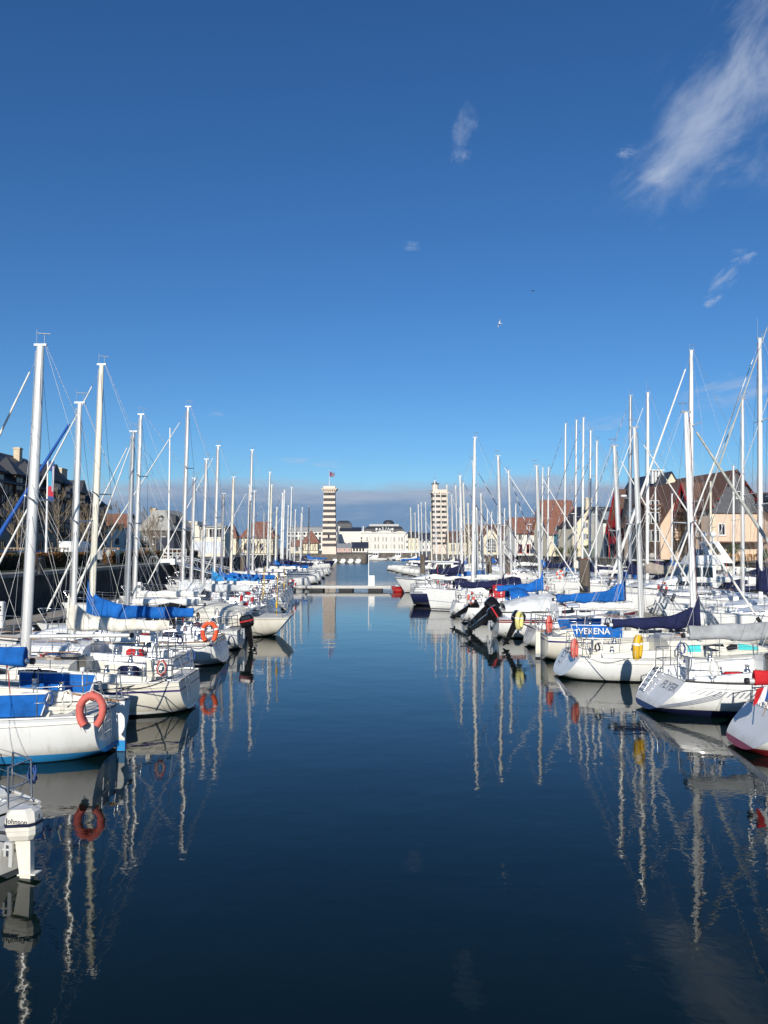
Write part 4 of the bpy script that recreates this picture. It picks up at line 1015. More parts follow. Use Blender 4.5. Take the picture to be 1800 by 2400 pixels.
BOATS = []
def sailboat(label, X, Y, L, rz, mx, mh, B=None, fb=.85, d=1, hull='white', boot='blue', anti='navy', stripe=None, sv=(.12,.17), cabin='white', ch=.36, cx=(.36,.74),
        wins=None, winm=None, cover=None, fin=.95, tail=.2, hood=None, hoodx=None, genoa=None, gr=.045, stern='reverse', rake=.3, rudder=False, cloths=None, mastm=None, mr=.07,
        boom=None, bz=None, spread=1, lay='', deckm=None, ws=.72, z12=(.04,.12), tilt=0.0, mrake=.02, tarp=None, ck=True, radar=False, backstay=True, group='sailing boats moored in the marina', name='sailing_boat', bowrake=.75, companion=None, keel=.45, toe=None, bimini=None, sheer=.28, ladder=True, fit=True, lazy=True):
    B = B or .34*L+.1
    root = empty(name, (X, Y, 0), rz, label=label, cat='sailing boat', group=group)
    root.rotation_euler = (tilt, 0, rz)
    h = Hull(L, B, fb, ws, stern, rake, bowrake, keel, sheer)
    hm = hullmat(hull, boot, anti, stripe, sv[0], sv[1], z12[0], z12[1])
    hn = hull_mesh(h, 22 if d > 1 else 14 if d else 10, 10 if d > 1 else 7 if d else 5).build('hull', hm, root)
    mastm = mastm or alu
    t0, t1 = .05, cx[0]
    ckw = B*.27
    dm = deckm or (nonskid if cabin != 'blue' else nonskid2)
    ckk = (h.t_at(L*.07), h.t_at(L*cx[0]), ckw) if (ck and d) else None
    dk = deck_mesh(h, ckk).build('deck', dm, root)
    x0, x1 = L*cx[0], L*cx[1]
    zc = h.zs(h.t_at(x0))
    gm = gel(cabin)
    if ckk:
        a, b = h.sheer_pt(ckk[0]), h.sheer_pt(ckk[1]); fl = a.z-.42
        w0, w1 = min(ckw, a.y*.8), ckw
        cp = MB().add([(a.x,-w0,a.z+.03),(a.x,w0,a.z+.03),(b.x,w1,b.z+.03),(b.x,-w1,b.z+.03),(a.x,-w0*.6,fl),(a.x,w0*.6,fl),(b.x,w1*.6,fl),(b.x,-w1*.6,fl),
             (a.x,-w0*.62,a.z-.1),(a.x,w0*.62,a.z-.1),(b.x,w1*.62,b.z-.1),(b.x,-w1*.62,b.z-.1),(a.x,-w0*.98,a.z-.1),(a.x,w0*.98,a.z-.1),(b.x,w1*.98,b.z-.1),(b.x,-w1*.98,b.z-.1)],
             [(4,5,6,7),(0,12,15,3),(12,8,11,15),(8,4,7,11),(1,2,14,13),(13,14,10,9),(9,10,6,5),(0,1,13,9,5,4,8,12),(3,15,11,7,6,10,14,2)])
        cp.build('cockpit', gm, root)
        for sg in (-1,1):
            co = MB(); co.loft([[(a.x+.25,sg*(w0+.02),a.z),(a.x+.25,sg*(w0+.20),a.z),(a.x+.25,sg*(w0+.14),a.z+.10),(a.x+.25,sg*(w0+.05),a.z+.10)][::sg],
                     [(b.x,sg*(w1+.02),b.z),(b.x,sg*(w1+.24),b.z),(b.x,sg*(w1+.17),b.z+.26),(b.x,sg*(w1+.04),b.z+.26)][::sg]], smooth=False)
            co.build('coaming', gm, root)
    cb, prof = cabin_mesh(h, x0, x1, B*.33, ch, n=9 if d else 6)
    cab = cb.build('cabin', gm, root)
    top0 = zc+.02+ch+.05
    winm = winm or smoke
    for (a, b, lo, hi) in (wins if wins is not None else [(.08,.34,.30,.66),(.42,.62,.30,.64)]):
        for sg in ((-1,1) if d > 0 else (1 if math.cos(rz) < 0 else -1,)):
            side_window(prof, lerp(x0,x1,a), lerp(x0,x1,b), lo, hi, sg, winm, cab, frame=alu if d > 1 else None)
    if d:
        MB().bbox(x0-.03,x0+.62,-.30,.30,top0-.03,top0+.07,.03).build('companion_hatch', gm if not companion else companion, cab)
        MB().box(x0-.02,x0+.004,-.25,.25,zc-.1,top0-.02).build('washboard', companion or smoke, cab)
        MB().bbox(L*.78,L*.78+.5,-.24,.24,h.zs(.8)+.03,h.zs(.8)+.09,.02).build('fore_hatch', smoke if d > 1 else gm, dk)
    if toe or d > 1:
        for sg in (-1,1): MB().tube([h.sheer_pt(i/16, sg, .01, .02) for i in range(17)], .024, 4).build('toe_rail', {'teak':teak,'black':rubber}.get(toe, alu), dk)
    if d > 1:
        for sg in (-1,1): MB().tube([Vector(h.pt(i/20,.93))*1+Vector((0,(sg-1)*h.pt(i/20,.93)[1]+sg*.006,0)) for i in range(20)], .016, 4).build('rubbing_strake', gm, hn)
    # pulpit, pushpit, stanchions, lifelines
    rr = .0135 if d > 1 else .015
    if d:
        th = .58
        pp = MB()
        bp = h.sheer_pt(.985); a1 = h.sheer_pt(.86,1,.04); 
        rail = [h.sheer_pt(.86,1,.04,th), h.sheer_pt(.93,1,.03,th+.03), bp+Vector((.06,.1,th+.06)), bp+Vector((.06,-.1,th+.06)), h.sheer_pt(.93,-1,.03,th+.03), h.sheer_pt(.86,-1,.04,th)]
        pp.tube(rail, rr, 5)
        for sg in (-1,1): pp.tube([h.sheer_pt(.86,sg,.04,0), h.sheer_pt(.86,sg,.04,th)], rr, 5); pp.tube([h.sheer_pt(.95,sg,.03,0), bp+Vector((.04,sg*.1,th+.05))], rr, 5)
        pp.build('pulpit', steel, root)
        q0 = h.sheer_pt(.005,1,.06); tz = th
        for sg in (-1,1):
            sp_ = MB(); sp_.tube([h.sheer_pt(.13,sg,.05,0), h.sheer_pt(.13,sg,.05,tz), h.sheer_pt(.03,sg,.07,tz), Vector((q0.x+.05, sg*q0.y*.45, q0.z+tz))], rr, 5)
            sp_.tube([h.sheer_pt(.13,sg,.05,tz*.5), h.sheer_pt(.03,sg,.07,tz*.5), Vector((q0.x+.05, sg*q0.y*.45, q0.z+tz*.5))], rr, 5)
            sp_.tube([h.sheer_pt(.02,sg,.07,0), h.sheer_pt(.03,sg,.07,tz)], rr, 5)
            sp_.tube([Vector((q0.x+.04, sg*q0.y*.45, q0.z)), Vector((q0.x+.05, sg*q0.y*.45, q0.z+tz))], rr, 5)
            sp_.build('pushpit', steel, root)
        sme = MB().tube([(0,0,0),(0,0,th)], .012, 5).mesh('stanchion', steel)
        for t in (.28,.43,.58,.73):
            for sg in (-1,1): obj('stanchion', sme, root, h.sheer_pt(t,sg,.05,0))
        for sg in (-1,1):
            for hz in (th*.5, th-.01):
                wire_part(root, [h.sheer_pt(t,sg,.05,hz) for t in (.13,.28,.43,.58,.73,.86)], 'lifeline', .0045 if d > 1 else .006)
    # rig
    rk = mrake; mz0 = zc+.02+(ch if L*cx[0] < mx < L*cx[1]-.1 else .02)
    mt = h.t_at(mx); mz0 = h.zs(mt)+(prof_at(prof,mx)[3]+.05 if x0 < mx < x1 else 0)
    ms = ellipse_mast(mz0-.02, mh, mr, rk, mx, 10 if d > 1 else 8).build('mast', mastm, root)
    def mp(z): return Vector((mx-rk*(z-mz0), 0, z))
    hd = MB().box(mp(mh).x-.16,mp(mh).x+.16,-.03,.03,mh-.01,mh+.05)
    hd.tube([mp(mh)+Vector((-.1,0,.05)), mp(mh)+Vector((-.1,0,.30))], .008, 4).tube([mp(mh)+Vector((-.25,.0,.30)), mp(mh)+Vector((.06,.05,.31))], .012, 4)
    hd.tube([mp(mh)+Vector((.1,0,.05)), mp(mh)+Vector((.1,0,.42+.5*((int(L*10)) % 2)))], .006, 4)
    hd.build('masthead_fittings', alu_g, ms)
    if d > 0 or 1:
        levels = [.5] if spread == 1 else [.36,.68]
        tips = {}
        for li, f in enumerate(levels):
            z = lerp(mz0, mh, f); hw = B*(.30 if li == 0 else .25); sw = .18
            for sg in (-1,1): MB().tube([mp(z), mp(z)+Vector((-sw,sg*hw,.06))], [.032,.02], 5).build('spreader', mastm, ms)
            tips[li] = (hw, z+.06, -sw)
        chx = mx-.18; cht = h.t_at(chx)
        for sg in (-1,1):
            cpt = h.sheer_pt(cht, sg, .12, .02)
            path = [cpt]+[mp(tips[k][1])+Vector((tips[k][2], sg*tips[k][0], 0)) for k in sorted(tips)]+[mp(mh-.05)]
            wire_part(root, path, 'shroud', .005+.002*(d == 0)+.0012*(Y > 25))
            wire_part(root, [h.sheer_pt(h.t_at(mx-.55), sg, .14, .02), mp(lerp(mz0,mh,levels[0])-.1)], 'shroud', .005)
            if d: wire_part(root, [h.sheer_pt(h.t_at(mx+.35), sg, .14, .02), mp(lerp(mz0,mh,levels[0])-.12)], 'shroud', .005)
        if backstay: wire_part(root, [h.sheer_pt(0)*1+Vector((.05,-h.sheer_pt(0).y,0)), mp(mh)+Vector((-.15,0,0))], 'backstay', .005+.0015*(Y > 25))
        fs0 = h.sheer_pt(.985)+Vector((0,-h.sheer_pt(.985).y,.05)); fs1 = mp(mh-.12 if genoa != 'frac' else mh*.88)
        wire_part(root, [fs0, fs1], 'forestay', .005)
        if genoa:
            dv = fs1-fs0; furled(fs0+dv*.06, fs0+dv*.93, gr, furl[genoa], root)
            MB().tube([fs0+dv*.025, fs0+dv*.05], .07, 8).build('furler_drum', rubber, root)
        if d:
            hal = [('halyard', .03, rope_w), ('halyard', -.04, rope_r if int(Y*10) % 3 == 0 else rope_w), ('halyard', -.07, rope_b), ('halyard', .08, wire)]
            for nm, oy, rm in hal: wire_part(root, [Vector((mx+.10,oy,mz0+.3)), mp(mh-.15)+Vector((.09,oy,0))], nm, .006, rm)
    bl = boom if boom is not None else min(mx-.6, L*.36)
    bz = bz or top0+.45
    if bl > 0:
        e = Vector((mx-bl-.1, 0, bz+.03)); s_ = Vector((mx-.12, 0, bz))
        MB().tube([s_, e], .055, 8, ex=1.0).build('boom', mastm, root)
        MB().tube([e+Vector((.02,0,0)), e+Vector((-.05,0,0))], .065, 8).build('boom_end', rubber, root)
        wire_part(root, [e, mp(mh)+Vector((-.12,0,0))], 'topping_lift', .0045, rope_w)
        if d and cover is None:
            for sg in (-1,1):
                for q in (.35,.75): wire_part(root, [Vector((lerp(mx-.3,e.x,q),sg*.06,bz)), mp(lerp(mz0,mh,.55))+Vector((0,sg*.12,0))], 'lazy_jack', .004, rope_w)
        if d: wire_part(root, [e+Vector((.5,0,0)), Vector((mx-bl+.3, 0, zc+.05))], 'mainsheet', .012, rope_r if cover == 'blue' else rope_w)
        if cover:
            cv = cover_mesh(e.x+.12, mx+.14, bz+.05, fin, tail, .15, .03, int(Y*3+L*7)).build('sail_cover', cloth(cover), root)
            if d > 1 or True:
                tie = MB()
                for k in range(4):
                    x = lerp(e.x+.4, mx-.7, k/3); tie.box(x-.012,x+.012,-.14,.14,bz-.12,bz-.09)
                tie.build('ties', rope_w, cv)
        elif lazy:
            fm = MB(); rings = []
            for i in range(12):
                u = i/11; x = lerp(mx-.25, e.x+.25, u); w = .11*(1-.4*u)*(1+.12*math.sin(i*2.3+L)); 
                rings.append([(x, w*math.cos(a), bz+.13+(.13+.03*math.sin(i*1.7))*math.sin(a)) for a in [2*math.pi*k/8 for k in range(8)]])
            fm.loft(rings).build('folded_sail', furl['white'], root)
    if hood:
        hx = L*cx[0] if hoodx is None else hoodx; w = B*.31; z0 = zc+.02+ch*.7; rings = []
        for i, (dx, hz) in enumerate(((-.55,.72),(-.1,.80),(.35,.70),(.8,.10))):
            rings.append([(hx+dx, w*math.cos(a)*(1 if a not in (0,) else 1), z0+hz*max(0,math.sin(a))**.62-.02) for a in [math.pi*k/12 for k in range(13)]])
        hb = MB().loft(rings, closed=False, caps=False); hob = hb.build('sprayhood', cloth(hood), root)
        if d:
            hoop = MB()
            for r_ in rings[:3]: hoop.tube([(p[0],p[1]*1.005,p[2]+.008) for p in r_], .014, 5)
            hoop.build('hoops', steel, hob)
            a = rings[2]; b = rings[3]; k0, k1 = 4, 8
            MB().add([Vector(lerp(a[k0][q], b[k0][q], .25)+(.012 if q == 2 else 0) for q in range(3)), Vector(lerp(a[k1][q], b[k1][q], .25)+(.012 if q == 2 else 0) for q in range(3)), Vector(lerp(a[k1][q], b[k1][q], .8)+(.012 if q == 2 else 0) for q in range(3)), Vector(lerp(a[k0][q], b[k0][q], .8)+(.012 if q == 2 else 0) for q in range(3))],[(0,1,2,3)]).build('clear_panel', smoke, hob)
    if bimini:
        w = B*.36; rings = [[(lerp(.4,L*.3,u), w*(2*k/8-1), zc+1.75+.12*math.sin(math.pi*k/8)+.05*math.sin(math.pi*u)) for k in range(9)] for u in (0,.33,.66,1)]
        bo = MB().loft(rings, closed=False, caps=False).build('bimini', cloth(bimini), root)
        hp = MB()
        for u in (0,1):
            x = lerp(.4,L*.3,u); hp.tube([(L*.15,-w,zc),(x,-w,zc+1.75),(x,0,zc+1.87),(x,w,zc+1.75),(L*.15,w,zc)], .014, 5)
        hp.build('hoops', steel, bo)
    if cloths:
        for sg in (-1,1):
            pts = [h.sheer_pt(t,sg,.035,0) for t in (.10,.14,.18,.22,.26,.30,.335)]
            mb = MB(); lo = [p+Vector((0,.008*math.sin(i*2.2),.06)) for i,p in enumerate(pts)]; hi = [p+Vector((.02,0,.46)) for i,p in enumerate(pts)]
            lo[0] = lo[0]+Vector((.16,0,0))
            k = len(pts); mb.add(lo+hi, [(i,i+1,i+1+k,i+k) for i in range(k-1)], 0, True)
            wc = mb.build('weather_cloth', cloth(cloths), root)
            eg = MB().tube([p+Vector((0,0,.005)) for p in hi], .018, 5)
            eg.tube([lo[0],hi[0]], .014, 5).tube([lo[-1],hi[-1]], .014, 5).build('cloth_hem', decal_white, wc)
            if lay == 'VERENA' and sg < 0:
                c = (lo[3]+hi[3])/2; text('VERENA', .30, decal_white, wc, c+Vector((-.12,-.035,0)), (R(88),0,R(-1)), ext=.003, off=.004)
    if rudder:
        x = h.pt(0,1)[0]; q = h.pt(0,.5); zt = h.zs(0)+.12
        rm = hullmat(hull, boot, anti, None, 0, 0, z12[0], z12[1]+.05)
        MB().loft([[(x-.06+ (-.02),-.03,zt),(x-.24,-.03,zt),(x-.24,.03,zt),(x-.08,.03,zt)],[(q[0]-.05-.04,-.035,-.7),(q[0]-.28,-.035,-.7),(q[0]-.28,.035,-.7),(q[0]-.09,.035,-.7)]], smooth=False).build('rudder', rm, root)
        MB().tube([(x-.2,0,zt-.02),(x+.9,.05,zt+.16)], [.03,.02], 6).build('tiller', teak, root)
    elif d:
        if d > 1 and stern == 'raked': MB().tube([(.1,0,zc+.1),(1.1,.05,zc+.28)], [.025,.02], 6).build('tiller', teak, root)
        elif d: # wheel pedestal
            MB().box(L*.13,L*.13+.14,-.1,.1,zc-.4,zc+.42).build('steering_pedestal', gm, root)
            MB().tube([(L*.13-.06,.38*math.cos(2*math.pi*k/18),zc+.42+.38*math.sin(2*math.pi*k/18)) for k in range(19)], .014, 5).build('steering_wheel', steel, root)
    if d > 1:
        # winches, handrails, coiled lines, cleats
        a = h.sheer_pt(h.t_at(L*.22)); wn = MB().tube([(0,0,0),(0,0,.06),(0,0,.07),(0,0,.15),(0,0,.17)], [.075,.07,.045,.05,.065], 10).mesh('winch', steel)
        for sg in (-1,1):
            obj('winch', wn, root, (L*.24, sg*(ckw+.13), zc+.22)); obj('winch', wn, root, (L*.17, sg*(ckw+.1), zc+.17))
            p_ = [(x0+.3,sg*B*.2,top0+.02),(x0+.32,sg*B*.2,top0+.09),(x0+1.6,sg*B*.17,top0+.07),(x0+1.62,sg*B*.17,top0)]
            MB().tube(p_, .016, 5).build('grab_rail', teak, cab)
            MB().tube([h.sheer_pt(.04,sg,.12,.05)+Vector((-.12,0,0)), h.sheer_pt(.04,sg,.12,.05)+Vector((.12,0,0))], .02, 6).build('cleat', steel, dk)
        for k in range(5):
            c = Vector((mx-.3-.12*k, .12*(k-2), top0+.02)); 
            MB().tube([c+Vector((.1*math.cos(q*1.3),.1*math.sin(q*1.3),.004*q)) for q in range(16)], .011, 4).build('coiled_line', [rope_w,rope_r,rope_b,rope_w,rope_w][k], cab)
    if d and ladder and stern != 'raked':
        q = h.pt(0,.55); w = MB()
        for sg in (-1,1): w.tube([(h.pt(0,1)[0]-.03,sg*.16+.4,zc+.1),(h.pt(0,.6)[0]-.06,sg*.16+.4,h.pt(0,.6)[2]-.05)], .013, 5)
        for k in range(3): z = lerp(zc, h.pt(0,.6)[2], k/2.5); xx = lerp(h.pt(0,1)[0]-.03, h.pt(0,.6)[0]-.06, k/2.5); w.tube([(xx,.24,z),(xx,.56,z)], .012, 5)
        w.build('boarding_ladder', steel, root)
    if radar:
        z = lerp(mz0,mh,.45); MB().sphere((mx+.35,0,z),.26,12,6,(1,1,.42)).build('radar_dome', decal_white, ms); MB().box(mx,mx+.3,-.05,.05,z-.16,z-.12).build('radar_bracket', alu_g, ms)
    if tarp:
        rings = []
        for u in (0,.15,.35,.6,.85,1):
            x = lerp(L*.1, L*.52, u); b = h.sheer_pt(h.t_at(x)).y; zt = h.zs(h.t_at(x)); hh = lerp(.30,.72,math.sin(u*math.pi*.75))
            rings.append([(x, b*1.01*math.cos(a), zt-.02+hh*max(0,math.sin(a))**1.15+.03*math.sin(u*30+a*5)) for a in [math.pi*k/10 for k in range(11)]])
        MB().loft(rings, closed=False, caps=False).build('tarpaulin', cloth(tarp), root)
    if d:
        rc = random.Random(int(Y*100))
        rb_ = mat('rope_blue', (.03,.08,.25), .8, 0, .2, 40)
        for k in range(rc.randint(2,4) if not lay else 0):            # coils hung on the pushpit and lifelines
            t = rc.choice((.03,.06,.1,.13,.28,.43)); sg = rc.choice((-1,1)); c = h.sheer_pt(t, sg, .03, .36); rad = rc.uniform(.09,.15)
            pts = [c+Vector((rad*.75*math.cos(q*.9)+.01*q/6, .03*math.sin(q*2.1), rad*1.25*math.sin(q*.9))) for q in range(22)]
            MB().tube(pts, .013, 4).build('coiled_line', rc.choice([rope_w,rope_b,rb_,rope_w,rope_r]), root)
        if rc.random() < .6: c = h.sheer_pt(.03, rc.choice((-1,1)), .07, .58); MB().tube([c,c+Vector((0,0,.25)),c+Vector((0,0,.26)),c+Vector((0,0,.34))],[.012,.012,.06,.045],8).build('gps_antenna', decal_white, root)
        if rc.random() < .4 and Y > 33: c = h.sheer_pt(.04, rc.choice((-1,1)), .05, .1); MB().tube([c,c+Vector((-.05,0,1.9))],.014,5).tube([c+Vector((0,0,.35)),c+Vector((-.01,0,.65))],.045,8).build('danbuoy', rc.choice([mat('danbuoy_orange',C('orange'),.6), mat('danbuoy_yellow',C('yellow'),.6)]), root)
        if rc.random() < .7: MB().bbox(L*.2,L*.2+.5,-ckw*.85,-ckw*.5,zc-.1,zc+.16,.05).build('cockpit_bag', cloth(rc.choice(['navy','grey','blue','red','navy'])), root)
        if rc.random() < .5: MB().bbox(L*.27,L*.27+.34,ckw*.5,ckw*.8,zc-.1,zc+.25,.05).build('jerrycan', mat('jerrycan_red',(.4,.03,.02),.5), root)
        if rc.random() < .4: MB().box(x0+.75,x0+1.35,-.33,.33,top0+.02,top0+.05).build('solar_panel', mat('solar_cells',(.012,.018,.05),.12), cab)
        for sg in (-1,1):
            vx = x1+.05; MB().tube([(vx,sg*.35,h.zs(h.t_at(vx))),(vx,sg*.35,h.zs(h.t_at(vx))+.16),(vx-.07,sg*.35,h.zs(h.t_at(vx))+.22)],[.05,.05,.06],8).build('deck_vent', gm, dk)
        if d == 1:
            wn = MB().tube([(0,0,0),(0,0,.06),(0,0,.14)], [.075,.05,.06], 8).mesh('winch', steel)
            for sg in (-1,1): obj('winch', wn, root, (L*.24, sg*(ckw+.13), zc+.22))
            for sg in (-1,1): MB().tube([(x0+.3,sg*B*.2,top0+.06),(x0+1.6,sg*B*.17,top0+.05)], .016, 5).build('grab_rail', teak, cab)
    BOATS.append((root, h))
    return root, h

def motorboat(label, X, Y, L, rz, kind='open', B=None, fb=.8, hull='white', boot='white', anti='navy', stripe=None, d=1, cabin='white', glass=None, group='motor boats moored in the marina', cover=None, stern='vert', wheel=True, sv=(.1,.16)):
    B = B or .38*L; root = empty('motor_boat', (X,Y,0), rz, label=label, cat='motor boat', group=group)
    h = Hull(L, B, fb, .9, stern, .15, .9, .25, .35, True)
    hull_mesh(h, 16, 8).build('hull', hullmat(hull, boot, anti, stripe, *sv), root)
    ckk = (h.t_at(L*.08), h.t_at(L*.42), B*.36)
    dk = deck_mesh(h, ckk).build('deck', gel('white'), root)
    a, b = h.sheer_pt(ckk[0]), h.sheer_pt(ckk[1]); w = B*.36; fl = .12
    MB().add([(a.x,-w,a.z+.02),(a.x,w,a.z+.02),(b.x,w,b.z+.02),(b.x,-w,b.z+.02),(a.x,-w*.9,fl),(a.x,w*.9,fl),(b.x,w*.9,fl),(b.x,-w*.9,fl)],[(4,5,6,7),(0,4,7,3),(1,2,6,5),(0,1,5,4),(3,7,6,2)]).build('cockpit', gel('white'), root)
    x0, x1 = L*.42, L*.82; zc = h.zs(h.t_at(x0)); glass = glass or smoke
    cb, prof = cabin_mesh(h, x0, x1, B*.36, .45 if kind != 'fly' else .8, .6); cb.build('cabin', gel(cabin), root)
    for q in (.05,.35):
        for sg in (-1,1): side_window(prof, lerp(x0,x1,q), lerp(x0,x1,q+.22), .35, .7, sg, glass, root)
    if kind in ('wheelhouse','fly'):
        hw = B*.33; z0 = zc+.3; z1 = zc+1.65
        r_ = [[(x0-.25,-hw,z0),(x0+1.75,-hw,z0),(x0+1.75,hw,z0),(x0-.25,hw,z0)],[(x0-.25,-hw*.93,z1),(x0+1.25,-hw*.93,z1),(x0+1.25,hw*.93,z1),(x0-.25,hw*.93,z1)]]
        wh = MB().loft(r_, smooth=False).build('wheelhouse', gel(cabin), root)
        MB().loft([[(x0-.75,-hw*1.06,z1),(x0+1.5,-hw*1.06,z1+.02),(x0+1.5,hw*1.06,z1+.02),(x0-.75,hw*1.06,z1)],[(x0-.7,-hw*.95,z1+.09),(x0+1.4,-hw*.95,z1+.11),(x0+1.4,hw*.95,z1+.11),(x0-.7,hw*.95,z1+.09)]], smooth=False).build('wheelhouse_roof', gel('white'), wh)
        for sg in (-1,1):
            for k in range(2):
                xa, xb = x0-.05+k*.72, x0+.55+k*.72; f0, f1 = .42, .88
                MB().add([(xa,sg*(hw*(1-.07*f0)+.012),lerp(z0,z1,f0)),(xb+(.25*(1-f0) if k else 0),sg*(hw*(1-.07*f0)+.012),lerp(z0,z1,f0)),(xb-.1*k,sg*(hw*(1-.07*f1)+.012),lerp(z0,z1,f1)),(xa,sg*(hw*(1-.07*f1)+.012),lerp(z0,z1,f1))],[(0,1,2,3) if sg < 0 else (3,2,1,0)]).build('window', glass, wh)
        f0, f1 = .4, .9
        xf0, xf1 = lerp(x0+1.75,x0+1.25,f0)+.012, lerp(x0+1.75,x0+1.25,f1)+.012
        MB().add([(xf0,-hw*.9,lerp(z0,z1,f0)),(xf0,hw*.9,lerp(z0,z1,f0)),(xf1,hw*.84,lerp(z0,z1,f1)),(xf1,-hw*.84,lerp(z0,z1,f1))],[(0,1,2,3)]).build('windscreen', glass, wh)
        if kind == 'fly':
            MB().loft([[(x0-.9,-hw,z1+.11),(x0+1.0,-hw,z1+.11),(x0+1.0,hw,z1+.11),(x0-.9,hw,z1+.11)],[(x0-.9,-hw*1.05,z1+.6),(x0+.75,-hw*.9,z1+.55),(x0+.75,hw*.9,z1+.55),(x0-.9,hw*1.05,z1+.6)]], smooth=False).build('flybridge', gel('white'), wh)
            MB().loft([[(x0+.7,-hw*.9,z1+.55),(x0+.75,-hw*.9,z1+.55),(x0+.75,hw*.9,z1+.55),(x0+.7,hw*.9,z1+.55)],[(x0+.4,-hw*.85,z1+.95),(x0+.45,-hw*.85,z1+.95),(x0+.45,hw*.85,z1+.95),(x0+.4,hw*.85,z1+.95)]], smooth=False).build('flybridge_screen', smoke, wh)
            ar = MB()
            for sg in (-1,1): ar.loft([[(x0-1.3,sg*hw-.05,z1+.1),(x0-.9,sg*hw-.05,z1+.1),(x0-.9,sg*hw+.05,z1+.1),(x0-1.3,sg*hw+.05,z1+.1)],[(x0-.5,sg*hw*.9-.05,z1+1.35),(x0-.15,sg*hw*.9-.05,z1+1.35),(x0-.15,sg*hw*.9+.05,z1+1.35),(x0-.5,sg*hw*.9+.05,z1+1.35)]], smooth=False)
            ar.box(x0-.5,x0-.15,-hw*.9,hw*.9,z1+1.3,z1+1.42).build('radar_arch', gel('white'), wh)
            for sg in (-1,1): MB().sphere((x0-.3,sg*hw*.6,z1+1.85),.2).tube([(x0-.3,sg*hw*.6,z1+1.4),(x0-.3,sg*hw*.6,z1+1.75)],.04,6).build('satellite_dome', decal_white, wh)
    else:
        z0 = zc+.35; hw = B*.33
        ws_ = MB().loft([[(x0+.5,-hw,z0),(x0+.53,-hw,z0),(x0+.53,hw,z0),(x0+.5,hw,z0)],[(x0+.1,-hw*.9,z0+.42),(x0+.13,-hw*.9,z0+.42),(x0+.13,hw*.9,z0+.42),(x0+.1,hw*.9,z0+.42)]], smooth=False)
        ws_.build('windscreen', glass, root); MB().tube([(x0+.1,-hw*.9,z0+.43),(x0+.1,hw*.9,z0+.43)],.02,5).build('windscreen_frame', alu, root)
    rl = MB(); 
    for sg in (-1,1):
        rl.tube([h.sheer_pt(t,sg,.06,.45) for t in (.5,.62,.75,.88,.97)], .014, 5)
        for t in (.5,.62,.75,.88): rl.tube([h.sheer_pt(t,sg,.06,0),h.sheer_pt(t,sg,.06,.45)], .012, 5)
    rl.build('guard_rail', steel, root)
    rb = MB()
    for sg in (-1,1): rb.tube([h.sheer_pt(i/12,sg,-.015,-.04) for i in range(13)], .03, 4)
    rb.build('rubbing_strake', rubber if stripe is None else gel(stripe), root)
    if cover:
        rings = []
        for u in (0,.3,.6,1):
            x = lerp(L*.06, L*.5, u); bb = h.sheer_pt(h.t_at(x)).y; zt = h.zs(h.t_at(x)); hh = lerp(.35,.75,math.sin(u*2))
            rings.append([(x, bb*math.cos(q), zt+hh*max(0,math.sin(q))**.7) for q in [math.pi*k/10 for k in range(11)]])
        MB().loft(rings, closed=False, caps=False).build('cockpit_cover', cloth(cover), root)
    BOATS.append((root, h)); return root, h
# ------------------------------------------------------------------ pontoons and piles
planks_m = mat('pontoon_planks', (.33,.28,.21), .85, 0, .3, 5, bump=.3, aniso=(1,8,1))
float_m = mat('pontoon_float', (.02,.02,.022), .7, 0, .25, 4)
def pontoon(label, x0, y0, x1, y1, w, z=.46, top=None, gap=None, n_planks=True, fl_=1.05):
    a, b = Vector((x0,y0)), Vector((x1,y1)); L = (b-a).length; ang = math.atan2(b.y-a.y, b.x-a.x)
    root = empty('pontoon', ((x0+x1)/2,(y0+y1)/2,0), ang, label=label, cat='pontoon')
    MB().box(-L/2,L/2,-w/2,w/2,z-.14,z-.035).build('frame', top or alu_g, root)
    if n_planks:
        st = L/290 if L/290 > .28 else .28
        pm = MB().box(-st/2+.012,st/2-.012,-w/2-.02,w/2+.02,-.03,0).mesh('plank', planks_m)
        k = int(L/st)
        for i in range(k): obj('plank', pm, root, (-L/2+(i+.5)*st, 0, z+random.uniform(-.003,.003)))
    fm = None; k = max(2, int(L/(gap or 4))); fl = MB().bbox(-fl_,fl_,-w/2+.05,w/2-.05,-.25,z-.145,.04).mesh('float', float_m)
    for i in range(k): obj('float', fl, root, (-L/2+(i+.5)*L/k, 0, 0))
    return root
pontoon('long timber pontoon running under the quay wall behind the left boats', -17.6, 5, -17.6, 170, 1.7, gap=4.2)
pontoon('long timber pontoon between the two right-hand rows of boats', 15.2, 8, 12.0, 80, 1.5, gap=4.2)
pontoon('farther timber pontoon behind the distant right-hand boats', 11.8, 84, 9.5, 150, 1.5, gap=4.2)
cp0, cp1 = PW(612,1381), PW(922,1381)
cross = pontoon('white-edged cross pontoon on black floats closing the channel', -10.4, 72.5, .6, 72.0, 1.5, .40, white_paint, 2.3, False, .66)
MB().box(-5.6,5.6,-.82,.82,.35,.47).build('walkway', mat('pontoon_concrete',(.62,.60,.54),.8,0,.08,1.5), cross)
MB().tube([(0,0,0),(0,0,2.9)],.045,8).box(-.12,.12,-.12,.12,0,.03).box(-.05,.28,-.05,.05,2.8,2.88).build('light_post', white_paint, label='slim white post standing on the cross pontoon', cat='post', loc=(PX(864,1370,72.2).x,72.2,.47))
ped_me = MB().bbox(-.3,.3,-.22,.22,0,.95,.05).mesh('service_cabinet', white_paint)
obj('service_cabinet', ped_me, None, (PX(871,1370,72.2).x,72.3,.47), label='white service cabinet standing on the cross pontoon', cat='cabinet')
